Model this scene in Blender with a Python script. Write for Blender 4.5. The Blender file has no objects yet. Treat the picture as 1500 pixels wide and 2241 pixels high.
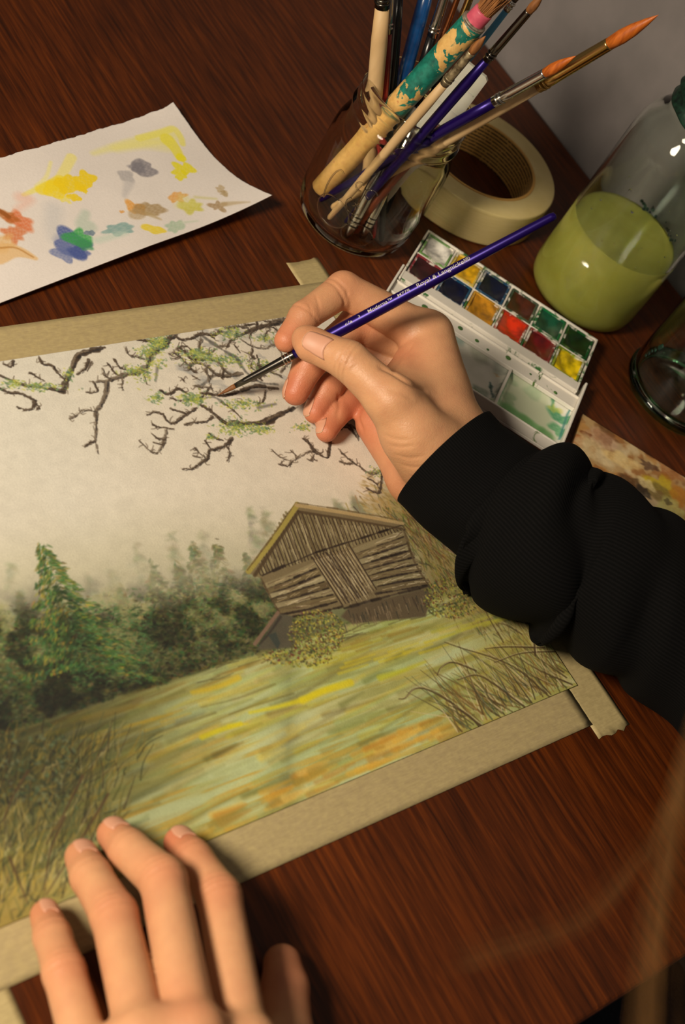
import bpy, bmesh, math, random
import numpy as np
from mathutils import Vector, Matrix
from mathutils.bvhtree import BVHTree

# ------------------------------------------------------------------ camera, world, lights, exposure
# Units: everything is laid out in millimetres on the table top (z = 0) and scaled to metres.
K = 0.001
FPX = 3158.59                      # focal length in pixels of the 1500 x 2241 frame
CAM = np.array([0.0, 0.0, 512.0])
ROT = np.array([[0.7633330214, -0.4957605622, 0.4141789026],
                [-0.2053290261, -0.7940845379, -0.5720749406],
                [0.6125052567, 0.3516407421, -0.7079449830]])   # rows: image right, image down, forward
scene = bpy.context.scene
cam_data = bpy.data.cameras.new('camera')
cam = bpy.data.objects.new('camera', cam_data)
scene.collection.objects.link(cam)
m = Matrix.Identity(4)
for i in range(3):
    m[i][0] = ROT[0][i]; m[i][1] = -ROT[1][i]; m[i][2] = -ROT[2][i]
    m[i][3] = CAM[i] * K
cam.matrix_world = m
cam_data.sensor_fit = 'VERTICAL'
cam_data.sensor_height = 24.0
cam_data.lens = FPX / 2241.0 * 24.0
cam_data.clip_start = 0.01
cam_data.clip_end = 20.0
cam_data.dof.use_dof = True
cam_data.dof.focus_distance = 0.742
cam_data.dof.aperture_fstop = 7.0
scene.camera = cam

world = bpy.data.worlds.new('room_ambience')
scene.world = world
world.use_nodes = True
bg = world.node_tree.nodes['Background']
bg.inputs[0].default_value = (0.86, 0.76, 0.64, 1)
bg.inputs[1].default_value = 0.11

def area_light(name, loc, target, size, energy, color):
    d = bpy.data.lights.new(name, 'AREA')
    d.shape = 'DISK'; d.size = size; d.energy = energy; d.color = color
    o = bpy.data.objects.new(name, d)
    scene.collection.objects.link(o)
    o.location = loc
    o.rotation_euler = (Vector(target) - Vector(loc)).to_track_quat('-Z', 'Y').to_euler()
    return o
# the warm desk lamp on the painter's left, and a weaker tall window behind the painter
area_light('desk_lamp_light', (-0.36, 0.30, 0.60), (0.42, 0.33, 0.0), 0.24, 12.0, (1.0, 0.86, 0.67))
wl_ = area_light('window_light', (0.95, -0.95, 1.55), (0.6, 0.3, 0.0), 0.22, 9.0, (1.0, 0.90, 0.80))
wl_.data.shape = 'RECTANGLE'; wl_.data.size = 0.22; wl_.data.size_y = 1.0

scene.view_settings.view_transform = 'Standard'
scene.view_settings.look = 'None'
scene.view_settings.exposure = 0.10
scene.view_settings.gamma = 1.0
scene.view_settings.use_curve_mapping = False
scene.cycles.use_denoising = True
scene.cycles.sample_clamp_indirect = 0.0
scene.cycles.blur_glossy = 0.3
scene.cycles.max_bounces = 12
scene.cycles.transparent_max_bounces = 16

# ------------------------------------------------------------------ helpers
COL = scene.collection
PP = np.array([750.0, 1120.5])
rng = np.random.default_rng(7)
random.seed(7)

def U(x, y, z=0.0):
    """point of the place at height z (mm) that the calibrated lens sees at pixel x, y"""
    d = np.array([(x - PP[0]) / FPX, (y - PP[1]) / FPX, 1.0]) @ ROT
    return CAM + d * ((z - CAM[2]) / d[2])
def RAY(x, y):
    d = np.array([(x - PP[0]) / FPX, (y - PP[1]) / FPX, 1.0]) @ ROT
    return d / np.linalg.norm(d)
def PXL(X):
    c = (np.asarray(X, float) - CAM) @ ROT.T
    return c[..., :2] / c[..., 2:3] * FPX + PP
def s2l(c):
    c = np.asarray(c, float) / 255.0
    return np.where(c <= 0.04045, c / 12.92, ((c + 0.055) / 1.055) ** 2.4)
def lin(c):
    return tuple(float(v) for v in s2l(c)) + (1.0,)
def unit(v):
    v = np.asarray(v, float)
    return v / (np.linalg.norm(v) + 1e-12)

# ---- objects
BASE = {}
def thing(name, label, cat, loc=(0, 0, 0), group=None):
    o = bpy.data.objects.new(name, None)
    COL.objects.link(o)
    o.empty_display_size = 0.01
    o.location = Vector(loc) * K
    BASE[o.name] = np.asarray(loc, float)
    o['label'] = label; o['category'] = cat
    if group: o['group'] = group
    return o
def tag(o, label, cat, group=None, kind=None):
    o['label'] = label
    if cat: o['category'] = cat
    if group: o['group'] = group
    if kind: o['kind'] = kind
    return o
def obj(name, verts, faces, mat, parent=None, smooth=True, loc=None):
    """one mesh object; verts in mm in the place's own frame"""
    base = np.zeros(3)
    if parent is not None: base = BASE[parent.name]
    elif loc is not None: base = np.asarray(loc, float)
    me = bpy.data.meshes.new(name)
    v = (np.asarray(verts, float) - base) * K
    me.from_pydata(v.tolist(), [], [list(map(int, f)) for f in faces])
    me.validate()
    if smooth: me.polygons.foreach_set('use_smooth', [True] * len(me.polygons))
    me.update()
    o = bpy.data.objects.new(name, me)
    COL.objects.link(o)
    if mat: me.materials.append(mat)
    if parent is not None:
        o.parent = parent
    else:
        o.location = Vector(base) * K
    BASE[o.name] = base
    return o
def sharp(o, ang=40):
    o.data.set_sharp_from_angle(angle=math.radians(ang))
    return o
def bevel(o, w, seg=2):
    mo = o.modifiers.new('bevel', 'BEVEL'); mo.width = w * K; mo.segments = seg; mo.limit_method = 'ANGLE'
    return o
def merge(*parts):
    V = []; F = []; n = 0
    for v, f in parts:
        V.append(np.asarray(v, float)); F += [tuple(i + n for i in q) for q in f]; n += len(v)
    return np.concatenate(V), F
def lathe(profile, n=48, c=(0, 0, 0), axis=None, closed=False):
    """profile [(r,z)] turned about an axis through c"""
    c = np.asarray(c, float)
    ax = np.array([0, 0, 1.0]) if axis is None else unit(axis)
    h = np.array([1.0, 0, 0]) if abs(ax[0]) < 0.9 else np.array([0, 1.0, 0])
    e1 = unit(np.cross(ax, h)); e2 = np.cross(ax, e1)
    V = []; F = []
    A = np.arange(n) * 2 * math.pi / n
    for r, z in profile:
        V.append(c + z * ax + r * (np.cos(A)[:, None] * e1 + np.sin(A)[:, None] * e2))
    V = np.concatenate(V); m_ = len(profile)
    rows = range(m_) if closed else range(m_ - 1)
    for i in rows:
        i2 = (i + 1) % m_
        for k in range(n):
            k2 = (k + 1) % n
            F.append((i * n + k, i * n + k2, i2 * n + k2, i2 * n + k))
    if not closed:
        if profile[0][0] > 1e-6: F.append(tuple(reversed(range(n))))
        if profile[-1][0] > 1e-6: F.append(tuple(range((m_ - 1) * n, m_ * n)))
    return V, F
def tube(pts, radii, n=12, cap=True, flat=1.0):
    P = np.asarray(pts, float); m_ = len(P)
    R_ = np.broadcast_to(np.asarray(radii, float), (m_,))
    T = np.gradient(P, axis=0); T /= np.linalg.norm(T, axis=1)[:, None] + 1e-12
    h = np.array([0, 0, 1.0]) if abs(T[0][2]) < 0.9 else np.array([1.0, 0, 0])
    e1 = unit(np.cross(T[0], h))
    V = []; F = []; A = np.arange(n) * 2 * math.pi / n
    for i in range(m_):
        e1 = unit(e1 - (e1 @ T[i]) * T[i]); e2 = np.cross(T[i], e1)
        V.append(P[i] + R_[i] * (np.cos(A)[:, None] * e1 + flat * np.sin(A)[:, None] * e2))
    V = np.concatenate(V)
    for i in range(m_ - 1):
        for k in range(n):
            k2 = (k + 1) % n
            F.append((i * n + k, i * n + k2, (i + 1) * n + k2, (i + 1) * n + k))
    if cap:
        F.append(tuple(reversed(range(n)))); F.append(tuple(range((m_ - 1) * n, m_ * n)))
    return V, F
def boxv(o, ex, ey, ez):
    """box from corner o with edge vectors"""
    o, ex, ey, ez = (np.asarray(a, float) for a in (o, ex, ey, ez))
    V = [o, o + ex, o + ex + ey, o + ey, o + ez, o + ex + ez, o + ex + ey + ez, o + ey + ez]
    F = [(0, 3, 2, 1), (4, 5, 6, 7), (0, 1, 5, 4), (1, 2, 6, 5), (2, 3, 7, 6), (3, 0, 4, 7)]
    if np.dot(np.cross(ex, ey), ez) < 0: F = [tuple(reversed(f)) for f in F]
    return np.array(V), F
def slab(poly, z0, z1):
    """prism over a polygon given as xy list (counter-clockwise)"""
    P = [tuple(q[:2]) for q in poly]
    ar = sum(P[i][0] * P[(i + 1) % len(P)][1] - P[(i + 1) % len(P)][0] * P[i][1] for i in range(len(P)))
    if ar < 0: P = P[::-1]
    n = len(P)
    V = [(x, y, z0) for x, y in P] + [(x, y, z1) for x, y in P]
    F = [tuple(reversed(range(n))), tuple(range(n, 2 * n))] + [(i, (i + 1) % n, n + (i + 1) % n, n + i) for i in range(n)]
    return np.array(V, float), F
def smooth_line(pts, n=8):
    """Catmull-Rom through the points"""
    P = np.asarray(pts, float)
    Q = np.vstack([2 * P[0] - P[1], P, 2 * P[-1] - P[-2]])
    out = []
    for i in range(1, len(Q) - 2):
        p0, p1, p2, p3 = Q[i - 1:i + 3]
        for t in np.arange(n) / n:
            out.append(0.5 * (2 * p1 + (p2 - p0) * t + (2 * p0 - 5 * p1 + 4 * p2 - p3) * t * t + (3 * p1 - p0 - 3 * p2 + p3) * t ** 3))
    out.append(P[-1])
    return np.array(out)

# ---- materials
def mat(name, col=(128, 128, 128), rough=0.5, metal=0.0, **kw):
    m_ = bpy.data.materials.new(name); m_.use_nodes = True
    b = m_.node_tree.nodes['Principled BSDF']
    b.inputs['Base Color'].default_value = lin(col)
    b.inputs['Roughness'].default_value = rough
    b.inputs['Metallic'].default_value = metal
    for k_, v in kw.items():
        b.inputs[k_.replace('_', ' ')].default_value = v
    return m_
def nd(m_, t, **kw):
    n = m_.node_tree.nodes.new(t)
    for k_, v in kw.items():
        if hasattr(n, k_): setattr(n, k_, v)
        else: n.inputs[k_.replace('_', ' ')].default_value = v
    return n
def lk(m_, a, b): m_.node_tree.links.new(a, b)
def bsdf(m_): return m_.node_tree.nodes['Principled BSDF']
def coords(m_, scale=(1, 1, 1), rot=(0, 0, 0), loc=(0, 0, 0)):
    tc = nd(m_, 'ShaderNodeTexCoord'); mp = nd(m_, 'ShaderNodeMapping')
    mp.inputs['Scale'].default_value = scale; mp.inputs['Rotation'].default_value = rot; mp.inputs['Location'].default_value = loc
    lk(m_, tc.outputs['Object'], mp.inputs['Vector'])
    return mp.outputs['Vector']
def noise(m_, vec, scale, detail=4, rough=0.5, dist=0.0):
    n = nd(m_, 'ShaderNodeTexNoise'); n.inputs['Scale'].default_value = scale; n.inputs['Detail'].default_value = detail
    n.inputs['Roughness'].default_value = rough; n.inputs['Distortion'].default_value = dist
    if vec is not None: lk(m_, vec, n.inputs['Vector'])
    return n.outputs['Fac']
def ramp(m_, fac, stops, interp='LINEAR'):
    r = nd(m_, 'ShaderNodeValToRGB'); cr = r.color_ramp; cr.interpolation = interp
    while len(cr.elements) < len(stops): cr.elements.new(0.5)
    for e, (p, c) in zip(cr.elements, stops):
        e.position = p; e.color = lin(c) if len(c) == 3 else c
    lk(m_, fac, r.inputs['Fac'])
    return r.outputs['Color']
def mixc(m_, fac, a, b, blend='MIX'):
    n = nd(m_, 'ShaderNodeMix'); n.data_type = 'RGBA'; n.blend_type = blend
    for s, v in ((0, fac), (6, a), (7, b)):
        if hasattr(v, 'is_output') or isinstance(v, bpy.types.NodeSocket): lk(m_, v, n.inputs[s])
        else: n.inputs[s].default_value = v if s == 0 else (lin(v) if len(v) == 3 else v)
    return n.outputs[2]
def bump(m_, height, strength=0.2, dist=0.0005):
    n = nd(m_, 'ShaderNodeBump'); n.inputs['Strength'].default_value = strength; n.inputs['Distance'].default_value = dist
    lk(m_, height, n.inputs['Height']); lk(m_, n.outputs['Normal'], bsdf(m_).inputs['Normal'])
    return n
def noisy(name, c1, c2, scale, rough=0.5, stretch=(1, 1, 1), lo=0.35, hi=0.65, metal=0.0, bmp=0.0, detail=4, **kw):
    m_ = mat(name, c1, rough, metal, **kw)
    f = noise(m_, coords(m_, stretch), scale, detail)
    lk(m_, ramp(m_, f, [(lo, c1), (hi, c2)]), bsdf(m_).inputs['Base Color'])
    if bmp: bump(m_, f, bmp)
    return m_
def attr_mat(name, rough=0.8, grain=0.0, grain_scale=900, grain_bump=0.25, tint=None):
    """paint laid on paper: colour attribute of the sheet, paper tooth as relief"""
    m_ = mat(name, (200, 200, 200), rough)
    a = nd(m_, 'ShaderNodeAttribute', attribute_name='paint')
    v = coords(m_)
    f = noise(m_, v, grain_scale, 3, 0.6)
    c = a.outputs['Color']
    if grain: c = mixc(m_, grain, c, ramp(m_, f, [(0.3, (150, 150, 150)), (0.7, (255, 255, 255))]), 'MULTIPLY')
    lk(m_, c, bsdf(m_).inputs['Base Color'])
    bump(m_, f, grain_bump, 0.0004)
    return m_
def set_paint(o, rgb_lin):
    a = o.data.color_attributes.new('paint', 'FLOAT_COLOR', 'POINT')
    c = np.ones((len(o.data.vertices), 4), np.float32); c[:, :3] = rgb_lin
    a.data.foreach_set('color', c.ravel())

M = {}
M['steel'] = mat('polished_ferrule', (190, 186, 178), 0.22, 1.0)
M['dark_steel'] = mat('gunmetal_ferrule', (92, 88, 82), 0.25, 1.0)
M['gold'] = mat('brass_ferrule', (196, 160, 96), 0.25, 1.0)
M['copper'] = mat('copper_ferrule', (178, 112, 72), 0.3, 1.0)
M['purple'] = mat('purple_lacquer', (30, 7, 92), 0.34, 0.55)
M['black'] = mat('black_lacquer', (18, 17, 17), 0.25)
M['blue'] = noisy('worn_blue_lacquer', (22, 84, 150), (16, 62, 118), 160, 0.28, Coat_Weight=0.4)
M['light_blue'] = mat('light_blue_lacquer', (70, 140, 180), 0.3)
M['red'] = mat('red_lacquer', (130, 22, 16), 0.3)
M['raw_wood'] = noisy('raw_birch', (205, 174, 128), (182, 148, 102), 120, 0.6, (1, 1, 0.12), 0.3, 0.7)
M['orange_hair'] = noisy('amber_bristle', (196, 104, 28), (140, 62, 12), 700, 0.45, (1, 1, 0.15), 0.3, 0.75, bmp=0.3)
M['brown_hair'] = noisy('brown_bristle', (150, 98, 48), (92, 52, 22), 700, 0.6, (1, 1, 0.15), 0.3, 0.75, bmp=0.4)
M['dark_hair'] = noisy('dark_bristle', (78, 50, 30), (30, 20, 14), 700, 0.5, (1, 1, 0.15), 0.3, 0.75, bmp=0.3)
M['pink'] = noisy('pink_ferrule', (206, 92, 110), (186, 74, 96), 200, 0.45)
M['white_letter'] = mat('silver_print', (172, 166, 164), 0.4)
M['white_plastic'] = noisy('white_plastic', (226, 220, 210), (216, 210, 198), 60, 0.35)

# ------------------------------------------------------------------ table, wall, floor
def wood_mat():
    m_ = mat('mahogany_veneer', (70, 28, 8), 0.42, Specular_IOR_Level=0.35)
    v = coords(m_, (1.0, 0.05, 1.0))
    f1 = noise(m_, v, 430, 6, 0.62, 0.3)
    f2 = noise(m_, coords(m_, (1.0, 0.03, 1.0), loc=(3, 1, 0)), 900, 3, 0.6)
    f3 = noise(m_, coords(m_, (1.0, 0.35, 1.0)), 9, 3, 0.5)
    c1 = ramp(m_, f1, [(0.25, (40, 15, 4)), (0.5, (84, 37, 8)), (0.78, (122, 58, 13))])
    c2 = mixc(m_, ramp(m_, f2, [(0.36, (150, 150, 150)), (0.46, (0, 0, 0))]), c1, (24, 9, 5))
    c3 = mixc(m_, 0.45, c2, ramp(m_, f3, [(0.3, (140, 130, 125)), (0.7, (255, 250, 240))]), 'MULTIPLY')
    lk(m_, c3, bsdf(m_).inputs['Base Color'])
    bump(m_, f2, 0.06, 0.0003)
    return m_
M['wood'] = wood_mat()
tbl = thing('table', 'dark reddish brown wooden table under the painting and jars', 'table', (300, 400, -740))
o = obj('tabletop', *boxv((-700, -7, -26), (1503, 0, 0), (0, 1250, 0), (0, 0, 26)), M['wood'], tbl, False); bevel(o, 2.5, 3)
o = obj('apron', *boxv((-640, 45, -96), (1380, 0, 0), (0, 20, 0), (0, 0, 70)), M['wood'], tbl, False)
for lx, ly in ((-660, 30), (740, 30), (-660, 1180), (740, 1180)):
    obj('leg', *boxv((lx, ly, -740), (45, 0, 0), (0, 45, 0), (0, 0, 714)), M['wood'], tbl, False)
M['wall'] = noisy('grey_wall_paint', (124, 117, 115), (116, 110, 108), 40, 0.85, bmp=0.05)
w = obj('wall_right', *boxv((806, -1500, -740), (60, 0, 0), (0, 4200, 0), (0, 0, 2500)), M['wall'], None, False)
tag(w, 'plain grey painted wall behind the table edge', 'wall', kind='structure')
M['floor'] = noisy('dark_floor', (46, 42, 42), (36, 33, 34), 30, 0.7)
fl = obj('floor', *boxv((-1900, -1500, -760), (2706, 0, 0), (0, 4200, 0), (0, 0, 20)), M['floor'], None, False)
tag(fl, 'dark floor below the table', 'floor', kind='structure')

# ------------------------------------------------------------------ masking tape and painting sheet
def tape_mat(name, c1, c2):
    m_ = mat(name, c1, 0.62)
    f = noise(m_, coords(m_, (1, 1, 1)), 330, 5, 0.65)
    g = noise(m_, coords(m_, (0.15, 1, 1)), 1300, 3, 0.6)
    c = ramp(m_, f, [(0.3, c1), (0.7, c2)])
    c = mixc(m_, 0.35, c, ramp(m_, g, [(0.3, (190, 186, 178)), (0.7, (255, 255, 255))]), 'MULTIPLY')
    lk(m_, c, bsdf(m_).inputs['Base Color'])
    bump(m_, g, 0.22, 0.0003)
    return m_
M['tape'] = tape_mat('masking_tape', (184, 166, 118), (170, 152, 112))
M['tape2'] = tape_mat('masking_tape_over_wood', (192, 174, 124), (176, 158, 112))
def tape_strip(label, xr, yr, z, torn, along, mt):
    """strip with torn (jagged) ends; along = 'x' or 'y'; its rims follow small wrinkles"""
    (x0, x1), (y0, y1) = xr, yr
    nl = 60; nw = 8
    V = []; F = []
    for i in range(nl + 1):
        for k in range(nw + 1):
            s = i / nl; t = k / nw
            js = 0
            if i == 0: js = torn * (rng.random() - 0.2) * 2.2
            if i == nl: js = torn * (rng.random() - 0.8) * 2.2
            if along == 'x': p = (x0 + (x1 - x0) * s + js, y0 + (y1 - y0) * t)
            else: p = (x0 + (x1 - x0) * t, y0 + (y1 - y0) * s + js)
            V.append((p[0], p[1], z + 0.05 * math.sin(i * 1.7 + k)))
    for i in range(nl):
        for k in range(nw):
            q = (i * (nw + 1) + k, (i + 1) * (nw + 1) + k, (i + 1) * (nw + 1) + k + 1, i * (nw + 1) + k + 1)
            F.append(q if along == 'x' else q[::-1])
    o = obj('tape_strip', V, F, mt, None, True, loc=((x0 + x1) / 2, (y0 + y1) / 2, 0))
    so = o.modifiers.new('thickness', 'SOLIDIFY'); so.thickness = 0.14 * K; so.offset = -1
    return tag(o, label, 'tape', 'masking tape strips holding the painting')
PX0, PX1, PY0, PY1 = 184.0, 513.3, 126.6, 378.0
tape_strip('masking tape strip with torn ends running under the black sleeve', (505.8, 529.4), (96.9, 416.5), 0.30, 1.0, 'y', M['tape2'])
tape_strip('masking tape strip along the upper edge of the painting under the branches', (140, 528.6), (374.5, 398.6), 0.52, 0.3, 'x', M['tape'])
tape_strip('masking tape strip along the lower edge of the painting beside the resting hand', (150, 507.5), (105.6, 130), 0.5, 0.2, 'x', M['tape'])
tape_strip('short masking tape end at the bottom corner beside the little finger', (166.5, 190.2), (84, 420), 0.28, 1.0, 'y', M['tape2'])

class Canvas:
    """a sheet of paper as a fine grid whose colour is painted stroke by stroke (colours sRGB 0-255)"""
    def __init__(s, x0, y0, x1, y1, step, base):
        s.x0, s.y0, s.step = x0, y0, step
        s.nx = int(round((x1 - x0) / step)) + 1; s.ny = int(round((y1 - y0) / step)) + 1
        s.sx = (x1 - x0) / (s.nx - 1); s.sy = (y1 - y0) / (s.ny - 1)
        s.X, s.Y = np.meshgrid(x0 + np.arange(s.nx) * s.sx, y0 + np.arange(s.ny) * s.sy)
        s.C = np.empty((s.ny, s.nx, 3), np.float32); s.C[:] = base
        s.to = lambda q: U(q[0], q[1])[:2]
    def win(s, xa, ya, xb, yb):
        i0 = max(0, int((xa - s.x0) / s.sx)); i1 = min(s.nx, int((xb - s.x0) / s.sx) + 2)
        j0 = max(0, int((ya - s.y0) / s.sy)); j1 = min(s.ny, int((yb - s.y0) / s.sy) + 2)
        return (slice(j0, j1), slice(i0, i1)) if i1 > i0 and j1 > j0 else None
    def blend(s, w, a, col):
        a = a[..., None]
        s.C[w] = s.C[w] * (1 - a) + np.asarray(col, np.float32) * a
    def seg(s, p, q, r0, r1, col, a=1.0, soft=0.25):
        R_ = max(r0, r1) + soft + 0.2
        w = s.win(min(p[0], q[0]) - R_, min(p[1], q[1]) - R_, max(p[0], q[0]) + R_, max(p[1], q[1]) + R_)
        if w is None: return
        X = s.X[w] - p[0]; Y = s.Y[w] - p[1]
        dx, dy = q[0] - p[0], q[1] - p[1]; L2 = dx * dx + dy * dy + 1e-9
        t = np.clip((X * dx + Y * dy) / L2, 0, 1)
        d = np.hypot(X - t * dx, Y - t * dy)
        s.blend(w, np.clip((r0 + (r1 - r0) * t - d) / soft * 0.5 + 0.5, 0, 1) * a, col)
    def line(s, pts, r0, r1, col, a=1.0, soft=0.25, wob=0.0, px=True, breaks=0.0):
        P = [s.to(q) for q in pts] if px else pts
        P = smooth_line(P, 5) if len(P) > 2 else np.array(P, float)
        n = len(P)
        if not wob and not breaks and n > 2:                      # one even wash along the whole stroke
            R_ = max(r0, r1) + soft + .2
            w = s.win(*(P.min(0) - R_), *(P.max(0) + R_))
            if w is None: return
            X0, Y0 = s.X[w], s.Y[w]; m_ = np.full(X0.shape, -1e9, np.float32)
            for i in range(n - 1):
                X = X0 - P[i][0]; Y = Y0 - P[i][1]; dx, dy = P[i + 1] - P[i]
                t = np.clip((X * dx + Y * dy) / (dx * dx + dy * dy + 1e-9), 0, 1)
                m_ = np.maximum(m_, r0 + (r1 - r0) * (i + t) / (n - 1) - np.hypot(X - t * dx, Y - t * dy))
            s.blend(w, np.clip(m_ / soft * .5 + .5, 0, 1) * a, col)
            return
        if wob: P = P + rng.normal(0, wob, P.shape)
        for i in range(n - 1):
            if breaks and rng.random() < breaks: continue
            k0 = r0 + (r1 - r0) * i / (n - 1); k1 = r0 + (r1 - r0) * (i + 1) / (n - 1)
            j = max(.35, 1 + rng.normal(0, 0.34)) if wob else 1
            c = np.asarray(col, float) + (rng.normal(0, 9) if wob else 0)
            s.seg(P[i], P[i + 1], k0 * j, k1 * j, c, a, soft)
    def poly(s, pts, col, a=1.0, soft=0.4, px=True):
        P = np.array([s.to(q) for q in pts] if px else pts, float)
        w = s.win(*(P.min(0) - 1), *(P.max(0) + 1))
        if w is None: return
        X = s.X[w]; Y = s.Y[w]
        ins = np.zeros(X.shape, bool); dm = np.full(X.shape, 1e9)
        for i in range(len(P)):
            (xa, ya), (xb, yb) = P[i], P[(i + 1) % len(P)]
            cond = ((ya > Y) != (yb > Y)) & (X < (xb - xa) * (Y - ya) / (yb - ya + 1e-12) + xa)
            ins ^= cond
            dx, dy = xb - xa, yb - ya
            t = np.clip(((X - xa) * dx + (Y - ya) * dy) / (dx * dx + dy * dy + 1e-9), 0, 1)
            dm = np.minimum(dm, np.hypot(X - xa - t * dx, Y - ya - t * dy))
        sd = np.where(ins, dm, -dm)
        s.blend(w, np.clip(sd / soft * 0.5 + 0.5, 0, 1) * a, col)
    def dab(s, x, y, rx, ry, ang, col, a=0.8, soft=0.5):
        r = max(rx, ry) * 1.4
        w = s.win(x - r, y - r, x + r, y + r)
        if w is None: return
        X = s.X[w] - x; Y = s.Y[w] - y; ca, sa = math.cos(ang), math.sin(ang)
        d = np.hypot((X * ca + Y * sa) / rx, (-X * sa + Y * ca) / ry)
        s.blend(w, np.clip((1 - d) / soft + 0.3, 0, 1) * a, col)
    def blob(s, x, y, r, col, a=0.8, soft=0.15, lobes=6, amp=0.3, rx=1.0, ang=0.0, seed=0):
        """irregular wash with a crisp or a soft rim"""
        g = np.random.default_rng(seed)
        R_ = r * max(rx, 1) * (1.5 + amp)
        w = s.win(x - R_, y - R_, x + R_, y + R_)
        if w is None: return
        X = s.X[w] - x; Y = s.Y[w] - y; ca, sa = math.cos(ang), math.sin(ang)
        X, Y = (X * ca + Y * sa) / rx, -X * sa + Y * ca
        th = np.arctan2(Y, X); d = np.hypot(X, Y)
        rad = np.ones(X.shape)
        for k in range(2, 2 + lobes): rad += amp / k ** 0.6 * g.normal() * np.sin(k * th + g.random() * 6.28) * 0.55
        sd = 1 - d / (r * np.maximum(rad, 0.25))
        al = np.clip(sd / soft, 0, 1)
        gran = 0.85 + 0.15 * np.sin(X * 2.1 + 1.3 * np.sin(Y * 1.7)) * np.sin(Y * 2.3)
        s.blend(w, al * a * gran, col)
    def vnoise(s, scale, seed=0, oct=3, asp=(1, 1)):
        """smooth value noise in mm"""
        out = np.zeros(s.X.shape, np.float32); amp = 1; tot = 0
        g = np.random.default_rng(seed)
        for o_ in range(oct):
            L = g.random((64, 64)).astype(np.float32)
            x = s.X / (scale * asp[0]) + 11; y = s.Y / (scale * asp[1]) + 11
            xi = np.floor(x).astype(int); yi = np.floor(y).astype(int); fx = x - xi; fy = y - yi
            fx = fx * fx * (3 - 2 * fx); fy = fy * fy * (3 - 2 * fy)
            a = L[yi % 64, xi % 64]; b = L[yi % 64, (xi + 1) % 64]; c = L[(yi + 1) % 64, xi % 64]; d = L[(yi + 1) % 64, (xi + 1) % 64]
            out += amp * (a * (1 - fx) * (1 - fy) + b * fx * (1 - fy) + c * (1 - fx) * fy + d * fx * fy); tot += amp
            amp *= 0.5; scale *= 0.5
        return out / tot
    def mesh(s, name, mt, z, thick, parent=None, frame=None, loc=None):
        n = s.nx * s.ny
        V = np.empty((n, 3)); V[:, 0] = s.X.ravel(); V[:, 1] = s.Y.ravel()
        V[:, 2] = z if np.isscalar(z) else np.asarray(z).ravel()
        if frame is not None: V = frame(V)
        base = BASE[parent.name] if parent is not None else np.asarray(loc, float)
        me = bpy.data.meshes.new(name)
        idx = np.arange(n).reshape(s.ny, s.nx)
        Q = np.stack([idx[:-1, :-1], idx[:-1, 1:], idx[1:, 1:], idx[1:, :-1]], -1).reshape(-1, 4)
        # rim and underside so that the sheet is a solid of its own thickness
        ring = np.concatenate([idx[0, :], idx[1:, -1], idx[-1, -2::-1], idx[-2:0:-1, 0]])
        low = V[ring] - np.array([0, 0, thick])
        nr = len(ring); li = n + np.arange(nr)
        S_ = np.stack([np.roll(ring, -1), ring, li, np.roll(li, -1)], -1)
        V = np.vstack([V, low])
        me.vertices.add(len(V)); me.vertices.foreach_set('co', ((V - base) * K).astype(np.float32).ravel())
        A = np.vstack([Q, S_])
        nq = len(A)
        me.loops.add(nq * 4); me.loops.foreach_set('vertex_index', A.astype(np.int32).ravel())
        me.polygons.add(nq)
        me.polygons.foreach_set('loop_start', np.arange(0, nq * 4, 4, dtype=np.int32))
        me.polygons.foreach_set('use_smooth', np.r_[np.ones(len(Q), bool), np.zeros(len(S_), bool)])
        me.update(calc_edges=True)
        o = bpy.data.objects.new(name, me); COL.objects.link(o); me.materials.append(mt)
        if parent is not None: o.parent = parent
        else: o.location = Vector(base) * K
        BASE[o.name] = base
        C = s2l(np.clip(s.C.reshape(-1, 3), 0, 255))
        set_paint(o, np.vstack([C, C[ring]]))
        return o

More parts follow.
